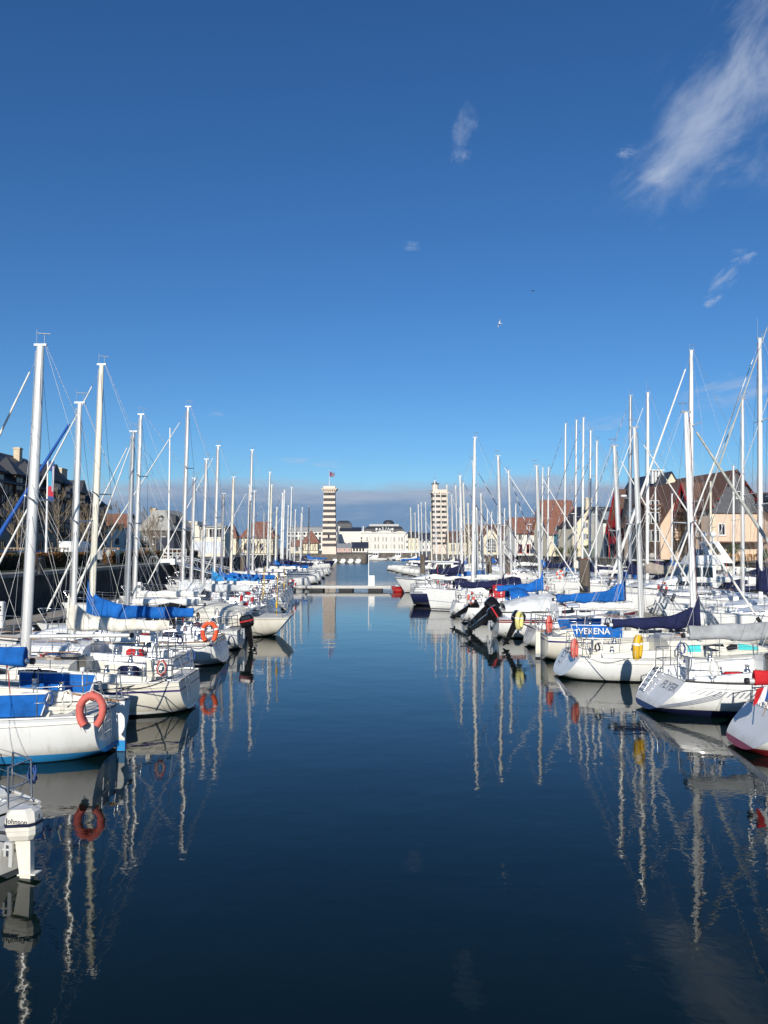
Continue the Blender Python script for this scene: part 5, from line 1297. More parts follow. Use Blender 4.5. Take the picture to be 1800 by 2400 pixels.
# service pedestals on the left pontoon
def pedestal(x, y, label):
    r = empty('service_pedestal', (x,y,.46), label=label, cat='pedestal', group='service pedestals on the left pontoon')
    MB().bbox(-.16,.16,-.16,.16,0,1.15,.05).build('body', white_paint, r)
    for k in range(2):
        for j in range(2): MB().box(-.1+j*.11,-.02+j*.11,-.175,-.16,.72+k*.14,.82+k*.14).build('socket', rubber, r)
p = PX(124,1460,30); pedestal(-17.1, 34.5, 'white service pedestal on the pontoon behind the nearest left masts')
pedestal(-17.1, 54, 'white service pedestal on the pontoon below the lattice gangway')
pile_m = mat('pile_timber', (.10,.075,.055), .9, 0, .4, 3, bump=.6, bscale=6, aniso=(1,1,.15), c2=(.20,.16,.12))
def pile(x, y, top, r, label, cone=False):
    root = empty('mooring_pile', (x,y,0), label=label, cat='pile', group='timber mooring piles')
    MB().tube([(0,0,-1),(0,0,top-.12),(0,0,top)], [r*1.03,r,r*.9], 14).build('shaft', pile_m, root)
    if cone: MB().tube([(0,0,top),(0,0,top+.55)], [r*1.02,.04], 14).build('cap', alu_g, root)
    else: MB().tube([(0,0,top),(0,0,top+.06)], [r*.96,r*.85], 14).build('cap', mat('pile_rust',(.16,.07,.04),.9,0,.3,5), root)
    MB().tube([(0,0,.5),(0,0,.75)], r*1.25, 14, caps=True).build('sliding_ring', alu_g, root)
pile(12.1, 46.5, 3.3, .31, 'thick weathered mooring pile in the middle of the right-hand boats')
pile(10.9, 80, 3.1, .31, 'rust-capped mooring pile behind the pale boats right of centre')
pile(4.9, 98, 3.1, .31, 'dark mooring pile near the far right boats by the open water')
pile(11.6, 72, 2.9, .3, 'slim mooring pile half hidden among right-hand masts')
pile(-18.9, 103, 3.0, .31, 'pointed mooring pile near the quay behind the left boats', True)

# ------------------------------------------------------------------ left row
PI = math.pi
def LB(label, Y, X, L, mX, mh, **k):
    k['fb'] = k.get('fb',.85)*.85; return sailboat(label, X, Y, L, PI+k.pop('yaw',0), X-mX, mh, **k)
def RB(label, Y, X, L, mX, mh, **k):
    k['fb'] = k.get('fb',.85)*(.87 if k.get('fb',.85) > .7 else 1); return sailboat(label, X, Y, L, k.pop('yaw',0), mX-X, mh, **k)
# boat with the white outboard, cut by the left edge
b0, h0 = sailboat('small white boat cut off by the lower left edge, carrying a white outboard', -5.02, 9.95, 6.2, R(152), 3.1, 7.6, B=2.1, fb=.52, d=2, hull='white', boot='white', anti='lgrey', stern='vert', stripe='lgrey', boom=0, backstay=False, ladder=False, spread=1)
def johnson(root, cw, T):
    def tx(s, size, p, rot, m_=decal_dark): 
        return text(s, size, m_, cw, tuple(T @ Vector(p)), rot, 'lettering', .002)
    a = T.to_euler()
    tx('Johnson', .118, (-.205,.1735,.43), (R(90), a.y*0, R(180)))
    tx('8', .10, (-.4895,.0,.45), (R(90),0,R(-90)))
    tx('Johnson', .125, (-.215,-.1735,.425), (R(90),0,0))
MB().box(-.52,.06,-.02,.2,.12,.30).box(-.56,-.5,-.06,.24,.05,.36).build('motor_bracket', engine_w, b0)
outboard((-4.52, 9.58, .36), R(169), R(6), 'small white outboard engine with dark band, lettered Johnson 8', False, .76, johnson, decal_dark)
# nearest full boat
b1, h1 = LB('white boat with sky-blue waterline and blue weather cloths, nearest on the left', 15.35, -5.35, 8.4, -10.4, 9.8, B=2.8, fb=.98, d=2, boot='sky', anti='black', z12=(.0,.17), cloths='blue', cover='blue', fin=.8, tail=.25, boom=3.3, bz=1.72, stern='vert', rudder=True, ws=.66, stripe='lgrey', sv=(.0,.05), wins=[(.1,.5,.3,.62)], companion=gel('cream'), yaw=R(-2), toe='alu', cabin='cream')
horseshoe((-5.40, 14.35, 1.02), (R(-8),0,R(4)), 'coral', 'faded red horseshoe lifebuoy on the nearest left boat', .92, mat('buoy_band_faded',(.55,.14,.11),.8))
# second
LB('white sailing boat with thin blue sheer stripe and thick grey mast, second on the left', 19.4, -4.75, 7.8, -8.98, 9.15, B=2.75, fb=.92, d=2, stripe='purple', sv=(.17,.215), boot='white', anti='black', stern='reverse', rake=.12, boom=2.55, bz=1.78, lazy=False, mr=.105, cabin='cream', wins=[(.08,.40,.25,.7),(.5,.8,.25,.7)], mastm=alu, genoa='white', gr=.05, mrake=.028, companion=gel('black'), hull='cream')
LB('white sailing boat with navy cabin windows and white cloth sail cover, third on the left', 23.0, -5.7, 8.0, -9.25, 8.35, B=2.8, fb=.88, d=2, stripe='red', sv=(.2,.24), cover='cream', fin=.9, tail=.16, boom=2.9, bz=1.62, winm=mat('blue_window',(.02,.04,.14),.1,0,0), genoa='blue', gr=.085, cabin='white', stern='reverse', wins=[(.02,.62,.2,.62)], boot='white', anti='navy', mrake=.012, companion=gel('grey'))
LB('white sailing boat with black sheer stripe under a long blue sail cover', 27.1, -5.5, 9.4, -10.25, 10.5, B=3.1, fb=.95, d=2, stripe='black', sv=(.06,.13), cover='blue', fin=1.05, tail=.22, boom=3.6, bz=1.62, mastm=alu_c, genoa='white', toe='teak', boot='white', anti='navy', mrake=.022, mr=.085)
horseshoe((-5.85, 25.95, 1.2), (R(-6),0,0), 'orange', 'bright orange horseshoe lifebuoy beside the black outboard, left row', 1.0)
LB('white sailing boat with black sprayhood and black outboard, fifth on the left', 31.0, -5.7, 8.2, -10.3, 8.7, B=2.8, fb=.88, d=1, hood='black', mastm=alu_g, boot='white', anti='navy', boom=3.0, bz=1.7, genoa='white', stern='vert')
outboard((-5.55, 30.6, .72), PI, R(12), 'black outboard engine on the transom of the fifth left boat', True, 1.0, None, gel('red'))
LB('beige sailing boat under a pale tarpaulin, pointed stern corner over the water', 35.6, -5.0, 9.6, -11.5, 10.2, B=3.1, fb=1.0, d=1, hull='cream', boot='black', anti='black', z12=(.02,.06), tarp='cream', stern='raked', rake=.75, boom=3.2, cabin='cream', genoa='white', stripe='taupe', sv=(.04,.07), spread=2)
ring_buoy((-6.6, 37.2, 1.55), (0,0,R(20)), 'red', 'red round lifebuoy above the beige tarpaulin boat')
LB('white yacht with white hardtop shelter and tall mast, seventh on the left', 39.6, -5.9, 10.6, -10.35, 11.3, B=3.4, fb=1.08, d=1, boot='black', anti='black', hood='white', boom=3.5, spread=2, wins=[(.05,.9,.3,.7)], genoa='white', cover='lgrey', fin=.45, tail=.2)
LB('low white sailing boat with bare boom, eighth on the left', 43.2, -6.1, 8.4, -10.8, 7.9, fb=.85, d=1, boot='white', boom=2.8)
LB('white sailing boat with brown-stained stern boarding steps, ninth on the left', 46.8, -6.2, 9.8, -11.0, 9.4, fb=.98, d=1, boot='black', anti='black', hood='lgrey', stern='reverse', rake=.7)
LB('sailing boat with bright blue drooping sail cover, tenth on the left', 50.4, -6.3, 9.6, -11.1, 10.7, fb=.95, d=1, cover='sky', fin=1.0, tail=.16, boom=3.0, boot='white', genoa='white')
LB('sailing boat with short blue sail cover and square badge on its fin', 54.0, -6.6, 8.6, -11.4, 7.8, fb=.9, d=1, cover='blue', fin=.9, boom=2.7, boot='sky', mastm=alu_g)
LB('white sailing boat with cream mast and blue tail cover, twelfth on the left', 57.6, -6.9, 9.2, -11.45, 9.3, fb=.95, d=1, cover='blue', fin=.4, mastm=alu_c, boot='navy')
LB('white sailing boat with very tall mast before the cross pontoon', 61.2, -7.2, 10.2, -10.75, 11.8, fb=1.0, d=1, spread=2, boot='white', hood='navy')
LB('white sailing boat with green waterline and square white stern', 65.0, -7.7, 10.0, -11.1, 8.8, fb=1.25, d=1, boot='green', anti='green', z12=(.1,.28), stern='vert', hood='white', boom=2.8)
ring_buoy((-7.55, 63.6, 1.05), (0,0,R(10)), 'red', 'red round lifebuoy on the green-bottomed boat by the cross pontoon')
LB('white sailing boat with pale decks just before the cross pontoon', 68.8, -8.0, 8.6, -12.2, 9.6, fb=.9, d=1, boot='sky', genoa='white', cover='purple', fin=.7)

# ------------------------------------------------------------------ right front row
b_r0, h_r0 = RB('white boat with open scoop stern and red bottom at the right edge', 15.6, 6.95, 9.0, 11.6, 10.5, B=2.8, fb=.82, d=2, boot='dred', anti='red', z12=(.05,.16), stern='reverse', rake=.75, yaw=R(-3), cover='red', fin=.5, boom=4.2, bz=1.3, ladder=False, wins=[(.1,.7,.3,.6)])
# French ensign on its staff
fr = empty('ensign', (7.38,15.0,.95), label='French tricolour ensign drooping at the stern near the right edge', cat='flag'); fr.rotation_euler = (0,R(22),0); fr.scale = (.62,.62,.62)
MB().tube([(0,0,-.35),(0,0,.85)],.014,6).build('staff', teak, fr)
ev = []; 
for i in range(10):
    for j in range(7):
        u, v = i/9, j/6; ev.append((-.02-.42*u*(1-.1*v), .06*math.sin(u*8+v*2), .8-.55*v-.42*u*(1+.12*math.sin(v*3))))
ef = MB(); ef.add(ev, [(i*7+j,i*7+j+1,(i+1)*7+j+1,(i+1)*7+j) for i in range(9) for j in range(6)], 0, True)
for q in range(54): ef.mi[q] = (q//6)//3
ef.build('bunting', [cloth('blue'), cloth('white'), cloth('red')], fr)
b_fl, h_fl = RB('white sailing boat lettered FLYER on its reverse transom, with hatched side stripes', 19.3, 6.35, 9.4, 11.2, 10.6, B=3.0, fb=.92, d=2, boot='navy', anti='lgrey', z12=(-.02,.17), stern='reverse', rake=.72, toe='black', cover='grey', fin=.7, tail=.22, boom=3.6, bz=1.78, ws=.66, companion=gel('black'), wins=[(.1,.6,.3,.62)], ladder=False, yaw=R(3), spread=2, keel=.35)
def flyer_marks():
    # lettering on the sloping transom
    h = h_fl; a = Vector(h.pt(0,1)); b = Vector(h.pt(0,.55))
    up = Vector((a.x-b.x, 0, a.z-b.z)).normalized(); tilt = math.atan2(up.x, up.z)
    c = lerp(b, a, .62); c.y = 0
    n = Vector((-up.z,0,up.x))
    def tt(s, size, y, f, off=0):
        q = lerp(b, a, f); q.y = -y
        o = text(s, size, decal_grey, b_fl, q+n*.012, (R(90)-tilt, 0, R(-90)), 'lettering', .002, shear=.25, off=off); o.rotation_euler = Matrix(((0,up.x,n.x),(-1,0,0),(0,up.z,n.z))).to_euler()
        return o
    tt('FLYER', .30, .45, .62, .005)
    # hatched stripes along the side, growing into a dark band
    for k in range(46):
        x = .95+k*.125; t = h.t_at(x); wd = .035+.07*min(1,k/40)
        p0 = Vector(h.pt(t,.80)); p1 = Vector(h.pt(h.t_at(x+.12),.885))
        MB().add([(p0.x,-p0.y-.008,p0.z),(p0.x+wd,-p0.y-.008,p0.z),(p1.x+wd,-p1.y-.008,p1.z),(p1.x,-p1.y-.008,p1.z)],[(0,1,2,3)]).build('hatch_stripe', decal_dark if k > 22 else decal_grey, b_fl)
    for k in range(4):
        pts = []
        for i in range(14):
            t = .002+i*.0125; q = .44+.44*(i/13)**.75-.028*k
            p = Vector(h.pt(t, q)); pts.append((p.x-.012,-p.y-.008,p.z))
        MB().tube(pts, .009, 4).build('curved_stripe', decal_grey, b_fl)
    # open stern ladder
    w = MB()
    for sg in (-1,1): w.tube([a+n*.05+Vector((0,.55+sg*.17-a.y,.12)), lerp(a,b,1.0)+n*.06+Vector((0,.55+sg*.17-b.y,0))], .016, 6)
    for k in range(5):
        q = lerp(a,b,k/4.2)+n*.055; w.tube([(q.x,.38,q.z),(q.x,.72,q.z)], .015, 6)
    w.build('boarding_ladder', steel, b_fl)
flyer_marks()
horseshoe((6.75, 20.6, 1.38), (R(4),0,R(60)), 'yellow', 'yellow horseshoe lifebuoy on the stern rail of the FLYER boat', .95)
motorboat('small white pilothouse boat with green windows behind the FLYER boat', 10.2, 21.75, 5.4, 0, 'wheelhouse', B=1.9, fb=.62, glass=greenglass, cabin='lgrey')
b_r2, h_r2 = RB('low white sailing boat with rounded hull, cream cabin and turquoise window stripe', 24.3, 5.35, 9.0, 9.75, 8.3, B=3.0, fb=.66, d=2, cabin='cream', boot='white', anti='black', z12=(.03,.045), stern='reverse', rake=.5, cover='navy', fin=.85, tail=.16, boom=2.6, bz=1.55, winm=smoke, wins=[(.30,.62,.3,.72)], genoa='grey', gr=.075, ch=.48, keel=.38, bowrake=1.1, sheer=.35, companion=gel('grey'), mastm=alu_w)
# turquoise panels either side of the windows
for (a, b) in ((.16,.28),(.63,.84)):
    cb_, pf_ = cabin_mesh(h_r2, 9.0*.36, 9.0*.74, 3.0*.33, .48)
    side_window(pf_, lerp(9*.36,9*.74,a), lerp(9*.36,9*.74,b), .3, .72, -1, gel('turq'), b_r2, 'window_band', False)
horseshoe((5.75, 23.4, .98), (0,0,R(62)), 'coral', 'faded pink horseshoe lifebuoy on the low rounded white boat', .8, mat('buoy_band_pink',(.5,.2,.16),.8))
RB('sailing boat with blue weather cloths lettered VERENA', 28.1, 5.75, 8.2, 9.35, 8.4, B=2.8, fb=.95, d=2, cloths='blue', lay='VERENA', stern='vert', rudder=True, boom=2.4, bz=1.75, cabin='cream', hull='cream', boot='grey', anti='black', genoa='white', stripe='purple', sv=(.1,.16), mastm=alu)
horseshoe((5.85, 27.4, 1.3), (0,0,R(65)), 'coral', 'red and brown horseshoe lifebuoy at the stern of the VERENA boat', .85, cloth('red'))
RB('sailing boat with bright blue sail cover and tilted outboard, right row', 31.7, 5.75, 7.8, 9.75, 8.2, B=2.6, fb=.82, d=1, cover='blue', fin=1.0, tail=.18, boom=2.7, bz=1.85, boot='grey', anti='black', genoa='white', hull='lgrey', mrake=.03)
outboard((5.45, 31.3, .78), 0, R(28), 'small black outboard on the blue-covered sailing boat, right row', True, 1.0)
horseshoe((5.35, 30.6, 1.15), (0,0,R(60)), 'paleyel', 'pale yellow horseshoe lifebuoy hung above the small black outboard', 1.0)
motorboat('white motor boat with red sheer line and black outboard tilted clear of the water', 5.05, 35.0, 6.4, 0, 'open', fb=.85, stripe='dred', boot='white', anti='black')
outboard((4.75, 34.8, .62), 0, R(58), 'large black outboard tilted up on the red-lined motor boat', True, 1.2, None, gel('red'))
motorboat('white cuddy motor boat with teal stern and big black outboard', 5.5, 38.6, 6.6, 0, 'open', fb=.9, boot='teal', anti='teal', cover='lgrey')
outboard((5.15, 38.2, .7), 0, R(50), 'biggest black outboard tilted over the teal stern', True, 1.3)
outboard((4.55, 41.3, .55), 0, R(62), 'grey and black outboard with bare metal leg tilted beside the big black one', True, 1.1)
RB('white sailing boat with navy waterline, blue sprayhood and blue fin cover', 42.2, 4.2, 8.6, 8.55, 8.5, fb=.9, d=1, cover='blue', fin=.9, boom=2.4, hood='blue', boot='navy', anti='navy', genoa='white')
ring_buoy((4.6, 40.9, 1.35), (0,0,R(50)), 'coral', 'red ring lifebuoy on the stern of the blue-hooded boat, right row')
RB('white sailing boat with red cockpit cover, right row', 45.9, 3.9, 8.4, 7.0, 9.5, fb=.9, d=1, hood='red', boot='white', genoa='white', cover='navy', fin=.5)
sailboat('white sloop moored bow-out with tall white mast, right row', 11.3, 50.0, 8.6, PI, 5.55, 11.2, fb=1.08, d=2, boot='navy', anti='white', z12=(.02,.10), stripe='grey', sv=(.75,.79), mastm=alu_w, boom=3.4, genoa=None, spread=2, bowrake=.35, hood='navy')
RB('navy hulled sailing boat with rounded stern and grey boom', 54.4, 2.1, 9.4, 6.5, 10.1, fb=.95, d=1, hull='navy', boot='navy', anti='navy', genoa='navy', hood='navy', stern='raked')
RB('white sailing boat with slim bare mast behind the navy hull, right row', 58.0, 3.6, 8.8, 9.6, 9.8, fb=.95, d=1, boot='white', genoa='dash')
RB('white sailing boat with dark navy fin cover pointing at the channel', 61.8, 2.2, 9.0, 6.3, 9.8, fb=.95, d=1, cover='navy', fin=1.15, tail=.3, boom=2.7, bz=1.95, hood='navy', boot='navy', genoa='navy', mastm=alu_w)
RB('white sailing boat with short mast next to the cabin cruiser, right row', 65.4, 3.4, 8.4, 8.4, 8.6, fb=.9, d=1, boot='sky', genoa='white', cover='blue', fin=.4)
motorboat('white cabin cruiser pointing at the open channel beside the cross pontoon', 9.4, 69.0, 8.4, PI, 'wheelhouse', fb=1.0, boot='white', anti='black')
motorboat('small red open boat at the end of the cross pontoon', .9, 70.0, 1.9, R(30), 'open', fb=.5, hull='red', boot='red', anti='red', B=.9)

# ------------------------------------------------------------------ right second row, bows to the pontoon
def SB(label, Y, mX, mh, L=10.5, **k): 
    sX = mX+L*.58; k['hood'] = k.get('hood') or random.choice(['navy','navy','grey','blue']); return sailboat(label, sX, Y, L, PI, L*.58, mh, d=1, **k)
SB('yacht with tall white mast and navy cover at the right edge', 36.0, 17.55, 13.9, 11.5, cover='navy', fin=1.3, boom=4.2, genoa='white', boot='navy', fb=1.1, spread=2, mastm=alu_w, mr=.09)
SB('yacht with folded white sail at the extreme right edge', 32.2, 16.3, 14.3, 11, genoa='grey', boot='navy', fb=1.1, spread=2, mr=.09, hood='grey')
SB('yacht covered with a navy tarpaulin in the second right row', 40.0, 18.6, 11.8, 11, tarp='navy', boot='navy', fb=1.15, genoa='grey')
SB('yacht with the tallest white mast of the second right row', 44.0, 17.5, 15.4, 12, genoa='white', boot='white', fb=1.15, spread=2, mastm=alu_w, mr=.1, hood='navy', gr=.09)
motorboat('white flybridge motor yacht with radar arch and two white domes', 24.0, 48.2, 9.5, PI, 'fly', fb=1.25, boot='white', anti='navy')
SB('yacht with taupe sail cover and white mast, second right row', 52.2, 17.8, 14.6, 11.5, cover='taupe', fin=.8, tail=.35, boom=4.4, bz=2.3, genoa='white', boot='navy', fb=1.15, spread=2, mastm=alu_w, mr=.09)
SB('yacht with dark grey mast and radar dome, second right row', 56.2, 17.9, 15.2, 12, mastm=alu_g, radar=True, cover='navy', genoa='dash', fb=1.2, spread=2, mr=.1, hood='navy')
SB('white yacht with plain boom beyond the radar mast, second right row', 60.4, 16.6, 12.4, 10.5, genoa='navy', fb=1.1, boot='navy')
SB('white yacht with wind generator gear, left of the three close masts', 66.0, 17.6, 14.1, 11, genoa='dash', fb=1.1, cover='navy', spread=2, bimini='cream')
SB('white yacht with middle one of the three close tall masts', 70.0, 18.0, 15.9, 12, genoa='navy', fb=1.15, spread=2, mastm=alu_w, hood='cream')
SB('white yacht with beige boom cover among the three close tall masts', 73.8, 18.3, 16.3, 12, genoa=None, fb=1.15, spread=2, cover='cream')
SB('white yacht with leftmost of the close tall masts', 77.8, 18.2, 16.6, 12, genoa='navy', fb=1.15, spread=2, cover='navy', boot='navy')
SB('smaller white sailing boat before the cream house, second right row', 82.0, 17.4, 12.6, 10, genoa='dash', fb=1.0, cover='navy')
SB('smaller white sailing boat with blue cover before the red-roofed house', 86.0, 17.6, 13.0, 10, genoa=None, fb=1.0, cover='blue')

pontoon('short pontoon of the third right-hand row before the right quay', 27.2, 60, 24.0, 100, 1.5, gap=4.2)
for i, (Y, X, mh, cv, gn) in enumerate(((66,27.9,10.2,'navy',None),(70,27.6,11.5,None,'dash'),(74.2,27.3,10.4,'cream',None),(78.4,27.0,11.2,'navy','navy'),(82.6,26.7,9.8,'blue',None),(86.8,26.4,10.8,'navy','white'),(91,26.0,10.2,None,None))):
    L = 9.4; sailboat('white sailing boat in the third right row before the quay wall, %s from the right' % ['first','second','third','fourth','fifth','sixth','seventh'][i], X+L, Y, L, PI, L*.56, mh, d=1, cover=cv, genoa=gn, hood=random.choice(['navy','grey','blue','cream']), boot='navy', fb=1.0, mastm=random.choice([alu,alu_w,alu_c]), group='sailing boats in the third right row')

# ------------------------------------------------------------------ distant rows
ordw = ['first','second','third','fourth','fifth','sixth','seventh','eighth','ninth','tenth','eleventh','twelfth','thirteenth','fourteenth','fifteenth','sixteenth','seventeenth','eighteenth']
covers = ['navy', None, 'navy', 'cream', None, 'blue', 'navy', None]
gens = ['white', 'navy', None, None, 'dash', None]
def far_row(rows, side, sgn, word):
    for i, (px, top, Y) in enumerate(rows):
        c = PX(px, top, Y); L = random.uniform(8.6,10.4); mx = L*.46
        cv = covers[(i*3+sgn) % 8]; ge = gens[(i*5+sgn) % 6]
        X = c.x-mx if sgn > 0 else c.x+mx
        lab = '%s %s boat %s, %s' % ('dark-masted' if (px,top) == (722,1187) else 'white', {None:'bare-boomed','navy':'navy-covered','cream':'cream-covered','blue':'blue-covered'}[cv], side, word % ordw[i])
        sailboat(lab, X, Y, L, 0 if sgn > 0 else PI, mx, c.z, fb=random.uniform(.85,1.05), d=0, cover=cv, genoa=ge, boot=random.choice(['navy','white','navy']), hood=random.choice([None,'navy','lgrey']), mastm=alu_k if (px,top) == (722,1187) else random.choice([alu,alu_w,alu,alu_c]), mr=.08, group='distant sailing boats '+side)
far_row([(628,1107,77.5),(633,1137,81.5),(646,1190,85.2),(659,1156,89),(663,1149,92.8),(673,1185,96.6),(680,1142,100.4),(690,1195,105),(704,1204,112),(706,1190,118),(722,1187,146)], 'past the cross pontoon on the left', -1, '%s along')
far_row([(1120,1190,78),(1111,1200,82),(1100,1180,85.5),(1080,1190,89),(1090,1132,92.5),(1072,1139,96),(1062,1160,99.5),(1051,1137,103),(1036,1154,106.5),(1023,1126,110.5),(1012,1200,115),(1000,1177,120),(990,1178,124),(983,1183,128),(975,1202,132),(965,1190,136)], 'in the far front row on the right', 1, '%s towards the sea')
def far_row2(rows):
    for i, (px, top, Y) in enumerate(rows):
        c = PX(px, top, Y); L = 9.5
        sailboat('white boat in the far rear row before the arched hall, %s from right' % ordw[i], c.x+L*.55, Y, L, PI, L*.55, c.z, fb=1.0, d=0, cover=covers[(i*3+1) % 8], genoa=gens[(i+2) % 6], mr=.08, boot='navy', group='distant sailing boats before the arched hall')
far_row2([(1206,1181,91),(1193,1173,95),(1180,1192,99),(1165,1177,103),(1150,1200,108),(1140,1195,113),(1125,1200,119),(1110,1205,126)])
def far_row3(rows):
    for i, (px, top, Y) in enumerate(rows):
        c = PX(px, top, Y); L = 8.5
        sailboat('sailing boat under the left quay wall past the gangway, %s one along' % ordw[i], c.x+2, Y, L, R(90), 3.9, c.z, fb=.9, d=0, cover=covers[(i*3+2) % 8], genoa=gens[(i+1) % 6], mr=.07, boot='navy', group='distant sailing boats along the left quay')
far_row3([(566,1195,88),(609,1204,112),(640,1215,126),(655,1212,140)])
sailboat('black hulled boat with sharp bow pointing into the outer basin', -19.5, 158, 9.5, 0, 4.2, 9.5, d=0, hull='navy', boot='navy', anti='navy', fb=1.1, cover='navy', name='sailing_boat', group='distant sailing boats past the cross pontoon on the left')
for i, px in enumerate((789.5,808,825.5,842)):
    c = PW(px,1318); motorboat(['leftmost','second','third','rightmost'][i]+' of four small white launches moored under the pier wall', c.x, 201, 3.4, R(85), 'open', fb=.55, B=1.7, group='white launches under the pier', d=0, boot='white', anti='white')
motorboat('white launch moored below the casino quay', PX(907,1309,240).x, 240, 7, PI, 'wheelhouse', fb=.8, group='far launches under the casino quay')
motorboat('second white launch moored below the casino quay, further right', PX(930,1309,244).x+4, 244, 7, PI, 'wheelhouse', fb=.8, group='far launches under the casino quay')

# fenders hung between neighbouring boats
for (x,y,z,c,lab) in ((-7.2,17.55,.45,'white','white fender between the first and second left boats'),(-8.0,21.2,.45,'navy','navy fender between the second and third left boats'),
        (-8.3,25.0,.5,'white','white fender between the third boat and the long blue cover'),(9.6,17.4,.5,'white','white fender on the side of the FLYER boat near the right edge'),
        (8.9,22.75,.35,'white','white fender on the side of the rounded white boat'),(8.0,26.2,.4,'navy','navy fender between the rounded boat and the VERENA boat')):
    fender((x,y,z), c, lab)

# mooring ropes sagging from stern cleats
def mooring(a, b, sag, label, m_=rope_b, r=.014):
    a, b = Vector(a), Vector(b); pts = [lerp(a,b,i/12)+Vector((0,0,-sag*math.sin(math.pi*i/12))) for i in range(13)]
    MB().tube(pts, r, 5).build('mooring_rope', m_, label=label, cat='rope', group='mooring ropes between the boats')
mooring((-5.0,18.5,.95),(-5.75,16.6,1.0),.12,'dark mooring rope from the second left boat to the nearest one')
mooring((-5.2,18.7,.9),(-7.6,16.9,1.0),.2,'second dark mooring rope behind the nearest left boat')
mooring((-5.7,25.9,.95),(-6.0,24.1,.9),.15,'pale mooring rope below the bright orange lifebuoy',rope_w)
mooring((6.5,20.5,1.1),(6.0,23.1,.75),.15,'pale mooring rope between the FLYER boat and the rounded white boat',rope_w)

for (x,y,z,c,lab,rg) in ((19.4,36.6,1.75,'orange','orange horseshoe lifebuoy hanging by the right edge yacht',0),(16.2,44.9,1.7,'red','red ring lifebuoy on the second right row by the tallest mast',1),
        (13.9,60.9,1.9,'orange','orange ring lifebuoy left of the thick weathered pile',1),(9.2,57.2,1.75,'coral','red ring lifebuoy behind the red cockpit cover',1),(20.5,40.2,2.1,'red','red horseshoe lifebuoy above the navy tarpaulin yacht',0)):
    (ring_buoy if rg else horseshoe)((x,y,z),(0,0,R(15)),c,lab)
# ------------------------------------------------------------------ quay furniture, trees, people, cars
def poly_person(loc, rz, coat, trousers, hair, label, h=1.74, bulk=1.0):
    root = empty('person', loc, rz, label=label, cat='person', group='people on the left quay')
    k = h/1.74
    me = bpy.data.meshes.new('body'); V = [(0,0,.95),(0,0,1.2),(0,0,1.42),(0,0,1.52),(0,0,1.62),(0,0,1.70), (.09,0,.9),(.10,.02,.5),(.10,-.02,.08),(.10,.12,.03), (-.09,0,.9),(-.10,.05,.5),(-.10,-.05,.08),(-.10,.1,.03), (.2,0,1.40),(.26,-.02,1.12),(.20,.16,.95), (-.2,0,1.40),(-.26,-.02,1.12),(-.20,.16,.95)]
    E = [(0,1),(1,2),(2,3),(3,4),(4,5),(0,6),(6,7),(7,8),(8,9),(0,10),(10,11),(11,12),(12,13),(2,14),(14,15),(15,16),(2,17),(17,18),(18,19)]
    me.from_pydata([tuple(c*k for c in v) for v in V], E, [])
    o = bpy.data.objects.new('body', me); col.objects.link(o); o.parent = root
    sk = o.modifiers.new('skin', 'SKIN'); rad = [.17,.19,.15,.06,.095,.07,.1,.075,.05,.045,.1,.075,.05,.045,.09,.07,.045,.09,.07,.045]
    for v, r in zip(me.skin_vertices[0].data, rad): v.radius = (r*bulk*k, r*.85*bulk*k)
    me.skin_vertices[0].data[0].use_root = True
    o.modifiers.new('sub', 'SUBSURF').levels = 1; o.modifiers['sub'].render_levels = 1
    # clothes by height: trousers, coat, skin, hair
    m_ = bpy.data.materials.new('person_clothes'); m_.use_nodes = True; N = m_.node_tree.nodes; K = m_.node_tree.links; p = N['Principled BSDF']; p.inputs['Roughness'].default_value = .85
    tc = N.new('ShaderNodeTexCoord'); sp = N.new('ShaderNodeSeparateXYZ'); K.new(tc.outputs['Object'], sp.inputs[0])
    r = N.new('ShaderNodeValToRGB'); r.color_ramp.interpolation = 'CONSTANT'; el = r.color_ramp.elements
    el[0].color = (.02,.02,.02,1); el[1].position = .05; el[1].color = (*trousers,1)
    for pos, c in ((.46,coat),(.78,(.5,.3,.22)),(.875,hair)): q = el.new(pos); q.color = (*c,1)
    d = N.new('ShaderNodeMath'); d.operation = 'DIVIDE'; d.inputs[1].default_value = 1.9*k; K.new(sp.outputs[2], d.inputs[0]); K.new(d.outputs[0], r.inputs[0]); K.new(r.outputs[0], p.inputs['Base Color'])
    me.materials.append(m_)
    return root
poly_person((-27.1, 78.5, QZ), R(20), (.03,.06,.08), (.03,.04,.06), (.10,.09,.08), 'person in dark teal jacket standing on the left quay, seen from behind', 1.78, 1.12)
poly_person((-28.2, 78.8, QZ), R(-10), (.36,.34,.29), (.05,.05,.06), (.45,.42,.38), 'person in pale coat beside the one in dark teal', 1.68, 1.05)
poly_person((-25.9, 98.0, QZ-.35), R(100), (.16,.03,.03), (.03,.05,.10), (.08,.06,.05), 'person in red top and blue trousers near the wooden planter', 1.6, 1.0)

